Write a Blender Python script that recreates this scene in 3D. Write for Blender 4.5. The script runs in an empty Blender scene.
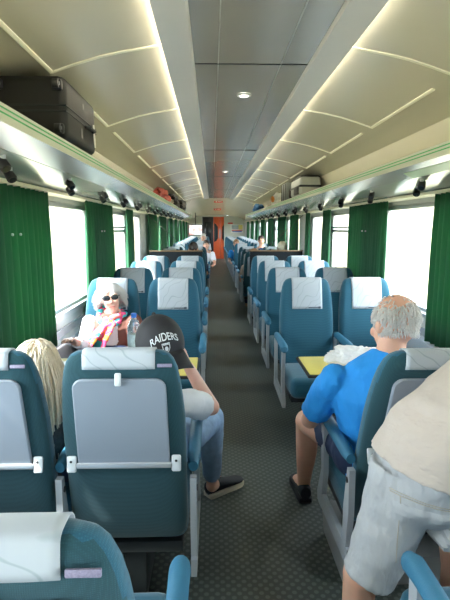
import bpy, bmesh, math, random
from mathutils import Vector, Matrix, Euler, noise
random.seed(7)
S = bpy.context.scene
COL = S.collection
PI = math.pi
# ------------------------------------------------------------------ camera
cam_d = bpy.data.cameras.new('camera'); cam = bpy.data.objects.new('camera', cam_d); COL.objects.link(cam)
S.camera = cam
cam_d.sensor_fit = 'VERTICAL'; cam_d.sensor_height = 36.0; cam_d.lens = 485 / 600 * 36.0
cam_d.clip_start = 0.03; cam_d.clip_end = 500
cam.location = (-0.23, 0, 1.55)
cam.rotation_euler = (math.radians(90 - 8.56), 0, math.radians(-1.53))
# ------------------------------------------------------------------ world, sun, exposure
w = bpy.data.worlds.new('sky'); S.world = w; w.use_nodes = True
wn = w.node_tree.nodes; wl = w.node_tree.links
bg = wn['Background']; bg.inputs['Color'].default_value = (0.86, 0.93, 1.0, 1); bg.inputs['Strength'].default_value = 6.0
sun_d = bpy.data.lights.new('sun', 'SUN'); sun = bpy.data.objects.new('sun', sun_d); COL.objects.link(sun)
sun_d.energy = 9.0; sun_d.angle = math.radians(1.5); sun_d.color = (1, .96, .9)
sun.rotation_euler = Vector((0.62, 0.20, -0.95)).to_track_quat('-Z', 'Y').to_euler()
for sx in (-1, 1):   # sky portals in the window bands (they only guide the sky's light)
    pd = bpy.data.lights.new('window_daylight', 'AREA'); po = bpy.data.objects.new('window_daylight', pd); COL.objects.link(po)
    pd.shape = 'RECTANGLE'; pd.size = 0.95; pd.size_y = 26; pd.cycles.is_portal = True
    po.location = (sx * 1.47, 11.2, 1.32); po.rotation_euler = (0, sx * PI / 2, 0)
S.view_settings.view_transform = 'Standard'; S.view_settings.look = 'None'
S.view_settings.gamma = 1; S.view_settings.use_curve_mapping = False
S.view_settings.exposure = 1.45
S.cycles.max_bounces = 10; S.cycles.diffuse_bounces = 6; S.cycles.transparent_max_bounces = 16
S.cycles.sample_clamp_indirect = 8; S.cycles.caustics_reflective = False; S.cycles.caustics_refractive = False
COVE = 16.0       # brightness of the fluorescent coves

# ------------------------------------------------------------------ materials
def mat(name, col, rough=.6, metal=0, spec=.5, var=0, vscale=20, bump=0, bscale=200, coat=0, sheen=0, emit=None, es=1, stretch=None, sss=0):
    m = bpy.data.materials.new(name); m.use_nodes = True
    nt = m.node_tree; n = nt.nodes; l = nt.links; b = n['Principled BSDF']
    c = (*col, 1)
    b.inputs['Base Color'].default_value = c; b.inputs['Roughness'].default_value = rough
    b.inputs['Metallic'].default_value = metal; b.inputs['Specular IOR Level'].default_value = spec
    b.inputs['Coat Weight'].default_value = coat; b.inputs['Sheen Weight'].default_value = sheen
    if sss: b.inputs['Subsurface Weight'].default_value = sss; b.inputs['Subsurface Radius'].default_value = (.01, .004, .002)
    tc = n.new('ShaderNodeTexCoord'); mp = n.new('ShaderNodeMapping'); l.new(tc.outputs['Object'], mp.inputs[0])
    if stretch: mp.inputs['Scale'].default_value = stretch
    if var:
        t = n.new('ShaderNodeTexNoise'); t.inputs['Scale'].default_value = vscale; t.inputs['Detail'].default_value = 4
        l.new(mp.outputs[0], t.inputs['Vector'])
        mx = n.new('ShaderNodeMix'); mx.data_type = 'RGBA'
        mx.inputs[6].default_value = tuple(max(0, x * (1 - var)) for x in col) + (1,)
        mx.inputs[7].default_value = tuple(min(1, x * (1 + var)) for x in col) + (1,)
        l.new(t.outputs['Fac'], mx.inputs[0]); l.new(mx.outputs[2], b.inputs['Base Color'])
    if bump:
        t2 = n.new('ShaderNodeTexNoise'); t2.inputs['Scale'].default_value = bscale; t2.inputs['Detail'].default_value = 3
        l.new(mp.outputs[0], t2.inputs['Vector'])
        bp = n.new('ShaderNodeBump'); bp.inputs['Strength'].default_value = bump; bp.inputs['Distance'].default_value = .01 if bscale > 20 else .02
        l.new(t2.outputs['Fac'], bp.inputs['Height']); l.new(bp.outputs[0], b.inputs['Normal'])
    if emit: b.inputs['Emission Color'].default_value = (*emit, 1); b.inputs['Emission Strength'].default_value = es
    return m

def glass_mat(name, tint=(.95, .98, .97), gl=.12):
    m = bpy.data.materials.new(name); m.use_nodes = True; nt = m.node_tree; n = nt.nodes; l = nt.links
    n.remove(n['Principled BSDF']); o = n['Material Output']
    t = n.new('ShaderNodeBsdfTransparent'); t.inputs[0].default_value = (*tint, 1)
    g = n.new('ShaderNodeBsdfGlossy'); g.inputs['Roughness'].default_value = .02
    f = n.new('ShaderNodeFresnel'); f.inputs['IOR'].default_value = 1.45
    ge = n.new('ShaderNodeNewGeometry'); iv = n.new('ShaderNodeMath'); iv.operation = 'SUBTRACT'; iv.inputs[0].default_value = 1; l.new(ge.outputs['Backfacing'], iv.inputs[1])
    mu = n.new('ShaderNodeMath'); mu.operation = 'MULTIPLY'; l.new(f.outputs[0], mu.inputs[0]); l.new(iv.outputs[0], mu.inputs[1])
    x = n.new('ShaderNodeMixShader'); l.new(mu.outputs[0], x.inputs[0]); l.new(t.outputs[0], x.inputs[1]); l.new(g.outputs[0], x.inputs[2])
    l.new(x.outputs[0], o.inputs[0]); return m

def fabric_mat(name, c1, c2, scale=260):
    """woven seat moquette: a fine grid of lighter dots"""
    m = mat(name, c1, .85, sheen=.25, spec=.25)
    n = m.node_tree.nodes; l = m.node_tree.links; b = n['Principled BSDF']
    tc = n.new('ShaderNodeTexCoord'); v = n.new('ShaderNodeTexVoronoi'); v.inputs['Scale'].default_value = scale; v.inputs['Randomness'].default_value = .15
    l.new(tc.outputs['Object'], v.inputs['Vector'])
    cr = n.new('ShaderNodeValToRGB'); cr.color_ramp.elements[0].position = .15; cr.color_ramp.elements[0].color = (*c2, 1)
    cr.color_ramp.elements[1].position = .5; cr.color_ramp.elements[1].color = (*c1, 1)
    l.new(v.outputs['Distance'], cr.inputs[0]); l.new(cr.outputs[0], b.inputs['Base Color'])
    bp = n.new('ShaderNodeBump'); bp.inputs['Strength'].default_value = .25; bp.inputs['Distance'].default_value = .003
    l.new(v.outputs['Distance'], bp.inputs['Height']); l.new(bp.outputs[0], b.inputs['Normal'])
    return m

M = {}
M['fabric'] = fabric_mat('seat_fabric', (.014, .084, .135), (.024, .120, .185))
M['seatback'] = fabric_mat('seat_back_fabric', (.013, .056, .074), (.019, .078, .10), 300)
M['pad'] = mat('arm_pad', (.025, .14, .24), .6, var=.1, bump=.1)
M['greypanel'] = mat('grey_plastic', (.25, .285, .34), .45, var=.04, vscale=8, bump=.03, bscale=600)
M['whiteplastic'] = mat('white_plastic', (.62, .65, .68), .4)
M['armmetal'] = mat('grey_paint_metal', (.40, .43, .47), .35, metal=.2)
M['darkmetal'] = mat('dark_metal', (.03, .035, .04), .45, metal=.5)
M['black'] = mat('black_plastic', (.012, .012, .014), .45)
M['plinth'] = mat('plinth_grey', (.30, .31, .31), .5, var=.08, vscale=6)
M['cream'] = mat('ceiling_cream', (.62, .585, .47), .22, spec=.5, var=.03, vscale=2)
M['rib'] = mat('trim_cream', (.80, .78, .62), .4)
M['beam'] = mat('beam_grey', (.62, .62, .66), .35, var=.02)
M['strip'] = mat('ceiling_metal', (.42, .405, .395), .2, metal=.3, spec=.6, var=.04, vscale=3)
M['lip'] = mat('lip_cream', (.70, .72, .62), .4)
M['green'] = mat('green_stripe', (.03, .45, .13), .4)
M['alu'] = mat('rack_aluminium', (.62, .62, .66), .25, metal=.55, var=.03, vscale=4)
M['underpanel'] = mat('rack_panel', (.42, .46, .46), .18, metal=.3, spec=.6, var=.05, vscale=3)
M['litband'] = mat('lit_band_green', (.62, .78, .55), .3)  # bright green that paints in the light seen under the right rack
M['wall'] = mat('wall_laminate', (.48, .50, .50), .4, var=.03, vscale=5)
M['endwall'] = mat('end_wall_laminate', (.62, .64, .58), .4)
M['frame'] = mat('window_frame', (.50, .52, .53), .3, metal=.5)
M['glass'] = glass_mat('window_glass')
M['curtain'] = mat('curtain_green', (.018, .105, .05), .8, var=.35, vscale=30, stretch=(1, 1, .06), bump=.15, bscale=150)
_n = M['curtain'].node_tree; _b = _n.nodes['Principled BSDF']; _t = _n.nodes.new('ShaderNodeBsdfTranslucent'); _t.inputs[0].default_value = (.025, .27, .095, 1)
_x = _n.nodes.new('ShaderNodeMixShader'); _x.inputs[0].default_value = .3
_n.links.new(_b.outputs[0], _x.inputs[1]); _n.links.new(_t.outputs[0], _x.inputs[2]); _n.links.new(_x.outputs[0], _n.nodes['Material Output'].inputs[0])
M['yellow'] = mat('yellow_laminate', (.72, .62, .16), .35, var=.03)
M['orange'] = mat('orange_door', (.80, .13, .04), .4, var=.08)
M['darkglass'] = mat('dark_glass', (.02, .025, .03), .08)
M['white'] = mat('white_paper', (.8, .8, .8), .7, var=.05, vscale=40)
M['tan'] = mat('tan_wood', (.22, .14, .07), .4, var=.15, vscale=30)
M['redsign'] = mat('red_sign', (.65, .05, .04), .5)
M['skin'] = mat('skin', (.62, .34, .24), .5, sss=.15, var=.06, vscale=25)
M['skin2'] = mat('fair_skin', (.72, .43, .34), .5, sss=.15, var=.06, vscale=25)
M['whitehair'] = mat('white_hair', (.56, .54, .52), .55, var=.15, vscale=90)
M['blond'] = mat('blond_hair', (.84, .73, .58), .5, var=.2, vscale=80)
M['darkhair'] = mat('dark_hair', (.03, .02, .016), .5, var=.3, vscale=80)
M['brownhair'] = mat('brown_hair', (.28, .13, .06), .5, var=.3, vscale=80)
M['blueshirt'] = mat('blue_tshirt', (.015, .27, .74), .8, var=.1, vscale=14, bump=.9, bscale=13, stretch=(1.2, 1, .7))
M['navy'] = mat('navy_cloth', (.02, .035, .09), .8, var=.2, vscale=14, bump=.25, bscale=14)
M['creamshirt'] = mat('cream_shirt', (.47, .405, .355), .85, var=.05, vscale=10, bump=1.0, bscale=11, stretch=(.7, 1, 1.6))
M['shorts'] = mat('stone_shorts', (.40, .41, .43), .85, var=.05, vscale=10, bump=1.0, bscale=12, stretch=(1.6, 1, .7))
M['seam'] = mat('seam_thread', (.42, .38, .32), .8)
M['whiteshirt'] = mat('white_shirt', (.76, .78, .84), .8, var=.04, vscale=14, bump=.2, bscale=14)
M['jeans'] = mat('pale_jeans', (.22, .34, .52), .8, var=.3, vscale=26, bump=.2, bscale=60)
M['shoe'] = mat('black_canvas', (.012, .013, .02), .7)
M['sole'] = mat('shoe_sole', (.6, .55, .48), .6)
M['cap'] = mat('black_cap', (.014, .014, .018), .75, var=.2, vscale=50, bump=.1, bscale=300)
M['silver'] = mat('silver_thread', (.62, .66, .70), .5)
M['cardigan'] = mat('brown_cardigan', (.17, .065, .05), .85, var=.15, vscale=40, bump=.3, bscale=60)
M['case'] = mat('black_case', (.009, .009, .0095), .55, bump=.12, bscale=500)
M['rubber'] = mat('rubber', (.03, .03, .03), .5)
M['plasticbag'] = mat('plastic_bag', (.80, .80, .82), .35, var=.15, vscale=60, bump=.8, bscale=45)

def floor_mat():
    m = mat('rubber_floor', (.05, .062, .058), .42, spec=.5)
    n = m.node_tree.nodes; l = m.node_tree.links; b = n['Principled BSDF']
    tc = n.new('ShaderNodeTexCoord'); mp = n.new('ShaderNodeMapping'); mp.inputs['Scale'].default_value = (30, 30, 30); mp.inputs['Rotation'].default_value = (0, 0, PI / 4)
    l.new(tc.outputs['Object'], mp.inputs[0])
    v = n.new('ShaderNodeTexVoronoi'); v.inputs['Scale'].default_value = 1; v.inputs['Randomness'].default_value = 0; v.voronoi_dimensions = '2D'
    l.new(mp.outputs[0], v.inputs['Vector'])
    cr = n.new('ShaderNodeValToRGB'); e = cr.color_ramp.elements
    e[0].position = .26; e[0].color = (.115, .135, .125, 1); e[1].position = .36; e[1].color = (.05, .062, .058, 1)
    l.new(v.outputs['Distance'], cr.inputs[0])
    nz = n.new('ShaderNodeTexNoise'); nz.inputs['Scale'].default_value = 1.2; l.new(tc.outputs['Object'], nz.inputs['Vector'])
    mx = n.new('ShaderNodeMix'); mx.data_type = 'RGBA'; mx.blend_type = 'MULTIPLY'; mx.inputs[0].default_value = .35
    l.new(cr.outputs[0], mx.inputs[6]); l.new(nz.outputs['Fac'], mx.inputs[7]); l.new(mx.outputs[2], b.inputs['Base Color'])
    bp = n.new('ShaderNodeBump'); bp.inputs['Strength'].default_value = .5; bp.inputs['Distance'].default_value = .002; bp.invert = True
    l.new(cr.outputs[0], bp.inputs['Height']); bp.invert = False; l.new(bp.outputs[0], b.inputs['Normal'])
    return m
M['floor'] = floor_mat()

def cover_mat():
    """white headrest cloth printed with faint swooping lines and a small dark word mark at one lower corner"""
    m = mat('headrest_cloth', (.42, .46, .51), .8)
    n = m.node_tree.nodes; l = m.node_tree.links; b = n['Principled BSDF']
    tc = n.new('ShaderNodeTexCoord'); mp = n.new('ShaderNodeMapping'); mp.inputs['Rotation'].default_value = (0, .7, 0)
    l.new(tc.outputs['Object'], mp.inputs[0])
    wv = n.new('ShaderNodeTexWave'); wv.inputs['Scale'].default_value = 5.5; wv.inputs['Distortion'].default_value = 7; wv.inputs['Detail'].default_value = 0
    wv.inputs['Detail Scale'].default_value = 2; l.new(mp.outputs[0], wv.inputs['Vector'])
    cr = n.new('ShaderNodeValToRGB'); e = cr.color_ramp.elements
    e[0].position = 0; e[0].color = (.31, .36, .40, 1); e[1].position = .06; e[1].color = (.42, .46, .51, 1)
    l.new(wv.outputs['Fac'], cr.inputs[0])
    sp = n.new('ShaderNodeSeparateXYZ'); l.new(tc.outputs['Object'], sp.inputs[0])
    def band(sock, a, c):
        g = n.new('ShaderNodeMath'); g.operation = 'GREATER_THAN'; g.inputs[1].default_value = a; l.new(sock, g.inputs[0])
        k = n.new('ShaderNodeMath'); k.operation = 'LESS_THAN'; k.inputs[1].default_value = c; l.new(sock, k.inputs[0])
        q = n.new('ShaderNodeMath'); q.operation = 'MULTIPLY'; l.new(g.outputs[0], q.inputs[0]); l.new(k.outputs[0], q.inputs[1]); return q.outputs[0]
    def both(p, q):
        k = n.new('ShaderNodeMath'); k.operation = 'MULTIPLY'; l.new(p, k.inputs[0]); l.new(q, k.inputs[1]); return k.outputs[0]
    f = both(band(sp.outputs['X'], -.112, -.01), band(sp.outputs['Z'], .893, .900))
    g2 = both(band(sp.outputs['X'], -.112, -.092), band(sp.outputs['Z'], .889, .905))
    ad = n.new('ShaderNodeMath'); ad.operation = 'MAXIMUM'; l.new(f, ad.inputs[0]); l.new(g2, ad.inputs[1])
    fy = both(ad.outputs[0], band(sp.outputs['Y'], .02, 1))
    mx = n.new('ShaderNodeMix'); mx.data_type = 'RGBA'; mx.inputs[7].default_value = (.08, .1, .13, 1)
    l.new(fy, mx.inputs[0]); l.new(cr.outputs[0], mx.inputs[6]); l.new(mx.outputs[2], b.inputs['Base Color'])
    return m
M['cover'] = cover_mat()

# ------------------------------------------------------------------ mesh helpers
class MB:
    def __init__(s): s.v = []; s.f = []; s.mi = []
    def add(s, vs, fs, mi=0):
        k = len(s.v); s.v += [tuple(p) for p in vs]; s.f += [tuple(i + k for i in f) for f in fs]; s.mi += [mi] * len(fs); return s
    def loft(s, rings, mi=0, caps=True, closed=True):
        n = len(rings[0]); vs = [p for r in rings for p in r]; fs = []
        for a in range(len(rings) - 1):
            for i in range(n if closed else n - 1):
                j = (i + 1) % n; fs.append((a * n + i, a * n + j, (a + 1) * n + j, (a + 1) * n + i))
        if caps and closed:
            fs.append(tuple(range(n))[::-1]); fs.append(tuple((len(rings) - 1) * n + i for i in range(n)))
        return s.add(vs, fs, mi)
    def tube(s, pts, rs, n=10, mi=0, flat=1.0):
        pts = [Vector(p) for p in pts]
        if not hasattr(rs, '__len__'): rs = [rs] * len(pts)
        rings = []; up = None
        for i, p in enumerate(pts):
            d = (pts[min(i + 1, len(pts) - 1)] - pts[max(i - 1, 0)]).normalized()
            if up is None: up = Vector((0, 0, 1)) if abs(d.z) < .9 else Vector((0, 1, 0))
            x = d.cross(up).normalized(); up = x.cross(d).normalized()
            rings.append([p + x * (rs[i] * math.cos(2 * PI * k / n)) + up * (rs[i] * flat * math.sin(2 * PI * k / n)) for k in range(n)])
        return s.loft(rings, mi)
    def box(s, c, d, rot=None, bev=0, mi=0, seg=2):
        bm = bmesh.new(); bmesh.ops.create_cube(bm, size=1)
        for v in bm.verts: v.co = Vector((v.co.x * d[0], v.co.y * d[1], v.co.z * d[2]))
        if bev: bmesh.ops.bevel(bm, geom=bm.edges[:], offset=min(bev, min(d) * .49), segments=seg, affect='EDGES', profile=.5)
        R = Euler(rot).to_matrix() if rot else Matrix.Identity(3)
        bm.verts.index_update()
        s.add([R @ v.co + Vector(c) for v in bm.verts], [[v.index for v in f.verts] for f in bm.faces], mi); bm.free(); return s
    def ball(s, c, r, rot=None, mi=0, u=16, v=10):
        if not hasattr(r, '__len__'): r = (r, r, r)
        R = Euler(rot).to_matrix() if rot else Matrix.Identity(3)
        vs = []; fs = []
        for i in range(v + 1):
            t = PI * i / v
            for k in range(u):
                a = 2 * PI * k / u
                vs.append(R @ Vector((r[0] * math.sin(t) * math.cos(a), r[1] * math.sin(t) * math.sin(a), r[2] * math.cos(t))) + Vector(c))
        for i in range(v):
            for k in range(u): fs.append((i * u + k, (i + 1) * u + k, (i + 1) * u + (k + 1) % u, i * u + (k + 1) % u))
        return s.add(vs, fs, mi)
    def cap(s, a, ra, b, rb, mi=0, flat=None):
        """a tapered limb with rounded ends"""
        a = Vector(a); b = Vector(b); s.ball(a, ra, mi=mi); s.ball(b, rb, mi=mi); s.tube([a, b], [ra, rb], 16, mi); return s
    def lathe(s, c, prof, n=20, mi=0):
        return s.loft([[(c[0] + r * math.cos(2 * PI * k / n), c[1] + r * math.sin(2 * PI * k / n), c[2] + z) for k in range(n)] for r, z in prof], mi)
    def prism(s, poly, axis, a, b, mi=0):
        """extrude a 2D polygon: axis 'y' -> points are (x,z); 'x' -> (y,z); 'z' -> (x,y)"""
        def P(p, t): return {'y': (p[0], t, p[1]), 'x': (t, p[0], p[1]), 'z': (p[0], p[1], t)}[axis]
        return s.loft([[P(p, a) for p in poly], [P(p, b) for p in poly]], mi)

def build(name, mb, mats, parent=None, smooth=40, world=True, fix=True):
    me = bpy.data.meshes.new(name)
    off = Vector((0, 0, 0))
    if parent is not None and world:
        p = parent
        while p is not None: off += p.location; p = p.parent
    me.from_pydata([tuple(Vector(v) - off) for v in mb.v], [], mb.f)
    if not isinstance(mats, (list, tuple)): mats = [mats]
    for m_ in mats: me.materials.append(m_)
    me.polygons.foreach_set('material_index', mb.mi)
    if fix:
        bm = bmesh.new(); bm.from_mesh(me); bmesh.ops.recalc_face_normals(bm, faces=bm.faces[:]); bm.to_mesh(me); bm.free()
    if smooth:
        me.polygons.foreach_set('use_smooth', [True] * len(me.polygons))
        me.set_sharp_from_angle(angle=math.radians(smooth))
    me.update()
    o = bpy.data.objects.new(name, me); COL.objects.link(o)
    if parent is not None: o.parent = parent
    return o
def tag(o, label=None, cat=None, group=None, kind=None):
    if label: o['label'] = label
    if cat: o['category'] = cat
    if group: o['group'] = group
    if kind: o['kind'] = kind
    return o
def struct(name, mb, mats, parent=None, **k):
    o = build(name, mb, mats, parent, **k)
    if parent is None: o['kind'] = 'structure'
    return o
def empty(name, loc, rz=0):
    o = bpy.data.objects.new(name, None); COL.objects.link(o); o.location = loc; o.rotation_euler = (0, 0, rz); o.empty_display_size = .1; return o
def thing(name, label, cat, loc, rz=0, group=None):
    return tag(empty(name, loc, rz), label, cat, group)
VQ = 1.15
WORK = bpy.data.scenes.new('work')   # an empty scene in which one body at a time is fused
def remesh(name, mb, m, parent, voxel=.007, smooth_it=3, disp=0, dscale=12):
    """fuse overlapping limbs into one continuous skin"""
    o = build(name, mb, m, parent)
    r = o.modifiers.new('r', 'REMESH'); r.mode = 'VOXEL'; r.voxel_size = voxel * VQ; r.use_smooth_shade = True
    sm = o.modifiers.new('s', 'SMOOTH'); sm.factor = .6; sm.iterations = smooth_it
    par = o.parent; o.parent = None; COL.objects.unlink(o); WORK.collection.objects.link(o)
    WORK.view_layers[0].update(); dg = WORK.view_layers[0].depsgraph
    me = bpy.data.meshes.new_from_object(o.evaluated_get(dg), depsgraph=dg); o.modifiers.clear(); o.data = me
    WORK.collection.objects.unlink(o); COL.objects.link(o); o.parent = par
    me.materials.clear(); me.materials.append(m)
    if disp:
        for v in me.vertices:
            v.co += v.normal * (disp * noise.fractal(v.co * dscale, 1, 2, 3))
    me.polygons.foreach_set('use_smooth', [True] * len(me.polygons)); me.update()
    return o
def copy_tree(o, parent=None, keep=None):
    c = o.copy(); COL.objects.link(c)
    if parent is not None: c.parent = parent
    for ch in list(o.children):
        if keep is None or parent is not None or ch.name.split('.')[0] in keep: copy_tree(ch, c, keep)
    return c

W = 1.36
Y0, Y1 = -1.6, 24.0
# ------------------------------------------------------------------ outside
g = MB(); g.box((0, 20, -1.6), (240, 300, .4)); struct('ground', g, mat('dry_ground', (.34, .30, .20), .9, var=.3, vscale=.6))
for sx in (-1, 1):
    g = MB(); rows = []
    for i in range(40):
        y = 12 + i * 2.2
        rows.append([(sx * (7 + 1.3 * noise.noise(Vector((y * .2, k, sx)))+ k * 1.1), y + k * .3, -1.45 + (0, 1.6, 3.0, 4.2, 5.0)[k] * min(1, i / 5) * (1 + .3 * noise.noise(Vector((y * .35, k * 2, 3))))) for k in range(5)])
    g.loft(rows, closed=False, caps=False); struct('hill', g, mat('cutting_rock', (.24, .20, .14), .95, var=.4, vscale=1.5), fix=False)
bush_m = mat('hedge_leaves', (.10, .15, .05), .9, var=.4, vscale=3)
for sx, lab in ((-1, 'pale scrubby bushes outside beyond the left-hand windows'), (1, 'pale scrubby bushes outside beyond the right-hand windows')):
    g = MB()
    for i in range(46):
        y = 1 + i * 1.3; r = random.uniform(.5, 1.3)
        g.ball((sx * random.uniform(9, 16), y, -1.4 + r * .5), (r, r, r * random.uniform(.7, 1.2)), u=10, v=7)
    for k, v in enumerate(g.v):
        v = Vector(v); g.v[k] = tuple(v + Vector((1, 1, 1)) * .35 * noise.noise(v * 1.7))
    tag(build('bushes', g, bush_m, smooth=80), lab, 'bushes', kind='stuff')

# ------------------------------------------------------------------ shell
g = MB(); g.box((0, (Y0 + Y1 + 2) / 2, -.03), (2 * W + .16, Y1 + 2 - Y0, .06)); struct('floor', g, M['floor'])
WIN = [(-1.2, .35), (.75, 2.1), (2.55, 4.5), (4.95, 6.5), (6.72, 7.8), (8.85, 10.35), (10.95, 12.4), (13.0, 14.45), (15.05, 16.5), (17.1, 18.55), (19.15, 20.6), (21.2, 22.6)]
ZB, ZT = .91, 1.73
for sx, nm in ((-1, 'wall_left'), (1, 'wall_right')):
    g = MB(); xc = sx * (W + .04)
    g.box((xc, (Y0 + Y1) / 2, ZB / 2), (.08, Y1 - Y0, ZB)); g.box((xc, (Y0 + Y1) / 2, (ZT + 2.12) / 2), (.08, Y1 - Y0, 2.12 - ZT))
    e = [Y0] + [t for p in WIN for t in p] + [Y1]
    for a, b in zip(e[0::2], e[1::2]): g.box((xc, (a + b) / 2, (ZB + ZT) / 2), (.08, b - a, ZT - ZB))
    struct(nm, g, M['wall'], smooth=0)
nwin = 0
for sx in (-1, 1):
    for wi, (a, b) in enumerate(WIN):
        nwin += 1; x = sx * (W + .035)
        g = MB(); t = .035
        for zc, hz in ((ZB + t / 2, t), (ZT - t / 2, t)): g.box((x, (a + b) / 2, zc), (.05, b - a, hz), bev=.006)
        for yc in (a + t / 2, b - t / 2): g.box((x, yc, (ZB + ZT) / 2), (.05, t, ZT - ZB), bev=.006)
        if wi in (3, 6, 8, 10):
            g.box((x, (a + b) / 2, 1.50), (.05, b - a, .03), bev=.005); g.box((x - sx * .012, (a + b) / 2, 1.545), (.03, b - a, .02), bev=.004)
        f = struct('window_%d' % nwin, g, M['frame'])
        p = MB(); p.box((x + sx * .01, (a + b) / 2, (ZB + ZT) / 2), (.006, b - a - .04, ZT - ZB - .04)); build('pane', p, M['glass'], f, smooth=0)
# ledges, curtain track trims, skirting
tn = 0
def trim(mb, m, **k):
    global tn; tn += 1; return struct('trim_%d' % tn, mb, m, **k)
for sx in (-1, 1):
    g = MB(); g.prism([(sx * 1.285, .735), (sx * 1.275, .72), (sx * 1.275, .60), (sx * (W + .01), .60), (sx * (W + .01), .80), (sx * 1.345, .80), (sx * 1.34, .745)], 'y', Y0, Y1); trim(g, M['alu'])
    g = MB(); g.prism([(sx * 1.345, ZB - .05), (sx * (W + .01), ZB - .05), (sx * (W + .01), ZB + .01), (sx * 1.335, ZB + .005)], 'y', Y0, Y1); trim(g, M['frame'])
    g = MB(); g.prism([(sx * 1.285, 1.795), (sx * 1.285, 1.775), (sx * 1.33, 1.765), (sx * (W + .01), 1.765), (sx * (W + .01), 1.80)], 'y', Y0, Y1); trim(g, M['rib'])
    g = MB(); g.box((sx * (W - .015), 11.2, .09), (.03, Y1 - Y0, .18), bev=.01)
    struct('baseboard_left' if sx < 0 else 'baseboard_right', g, M['plinth'])
# ceiling
CURVE = [(.36, 2.500), (.42, 2.497), (.475, 2.478), (.56, 2.462), (.68, 2.442), (.80, 2.416), (.93, 2.378), (1.05, 2.338), (1.16, 2.325), (1.25, 2.308), (1.33, 2.262), (1.37, 2.14), (1.38, 1.97)]
YE = 16.0
g = MB()
for sx in (-1, 1):
    outer = [(sx * x, z) for x, z in CURVE]; back = [(sx * (x + .03), z + .04) for x, z in CURVE]
    g.prism(outer + back[::-1], 'y', Y0, YE)
g.box((0, (Y0 + YE) / 2, 2.54), (.95, YE - Y0, .05))
# end vestibule ceiling: slopes down to the door
ES = [(-1.44, 0), (-1.2, .13), (-.8, .25), (-.4, .30), (0, .31), (.4, .30), (.8, .25), (1.2, .13), (1.44, 0)]
r0 = [(x, YE, 2.07 + z * 1.4) for x, z in ES]; r1 = [(x, Y1, 1.85 + z * .9) for x, z in ES]
g.add(r0 + r1, [(i, i + 1, i + 10, i + 9) for i in range(8)])
g.add([(x, y + .0, z + .05) for x, y, z in r0 + r1], [(i, i + 1, i + 10, i + 9) for i in range(8)])
g.add([(x, YE, z) for x, _, z in r0] + [(x, YE, 2.66) for x, _, z in r0], [(i, i + 1, i + 10, i + 9) for i in range(8)])
struct('ceiling', g, M['cream'], smooth=30, fix=False)
g = MB(); g.box((0, (Y0 + YE) / 2, 2.485), (.70, YE - Y0 - .01, .02)); trim(g, M['strip'])
# long seams and cross seams of the dark metal strip
g = MB()
for x in (-.19, .17): g.box((x, (Y0 + YE) / 2, 2.474), (.006, YE - Y0 - .1, .004))
trim(g, mat('seam_light', (.5, .5, .5), .3, metal=.3), smooth=0)
g = MB()
for y in (-.2, 2.95, 6.1, 9.25, 12.4, 15.5): g.box((0, y, 2.4735), (.66, .012, .004))
trim(g, M['darkmetal'], smooth=0)
for sx in (-1, 1):
    g = MB(); g.prism([(sx * .325, 2.492), (sx * .325, 2.470), (sx * .335, 2.456), (sx * .466, 2.437), (sx * .476, 2.440), (sx * .476, 2.452), (sx * .37, 2.466), (sx * .37, 2.492)], 'y', Y0, YE - .02); trim(g, M['beam'])
    # fluorescent tube line lying on the beam, hidden from below, washing the curved ceiling
    g = MB(); g.tube([(sx * .432, Y0 + .1, 2.473), (sx * .432, YE - .1, 2.473)], .009, 8)
    o = build('cove_light', g, mat('fluorescent', (1, 1, 1), .5, emit=(1, .93, .74), es=COVE))
    tag(o, 'line of fluorescent tubes tucked above the %s-hand ceiling beam' % ('left' if sx < 0 else 'right'), 'ceiling light')
    # arched ribs and the long bar at each panel's outer corner
    g = MB()
    for k in range(-3, 10):
        y = 2.66 + 1.35 * k
        top = [(sx * x, z + .002) for x, z in CURVE[2:8]]
        rings = [[(x, y - .013, z), (x, y + .013, z), (x, y + .009, z - .009), (x, y - .009, z - .009)] for x, z in top]
        g.loft(rings)
        g.box((sx * 1.05, y - .55, 2.336), (.022, 1.1, .014), rot=(0, sx * .5, 0), bev=.004)
    trim(g, M['rib'])
# small round downlights in the metal strip
for y, lab in ((3.6, 'small round recessed downlight in the metal ceiling strip, nearer one'), (8.4, 'small round recessed downlight in the metal ceiling strip, farther one')):
    t = thing('downlight', lab, 'ceiling light', (0, y, 2.475), group='downlights in the ceiling strip')
    g = MB(); g.loft([[(r * math.cos(2 * PI * k / 24), y + r * math.sin(2 * PI * k / 24), z) for k in range(24)] for r, z in ((.030, 2.470), (.034, 2.463), (.050, 2.465), (.053, 2.474))], caps=False); build('bezel', g, M['whiteplastic'], t, fix=False)
    g = MB(); g.lathe((0, y, 2.467), [(.031, 0), (.031, .006)]); build('lamp', g, mat('downlight_glow', (1, 1, 1), .5, emit=(1, .9, .75), es=6), t)

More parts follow.
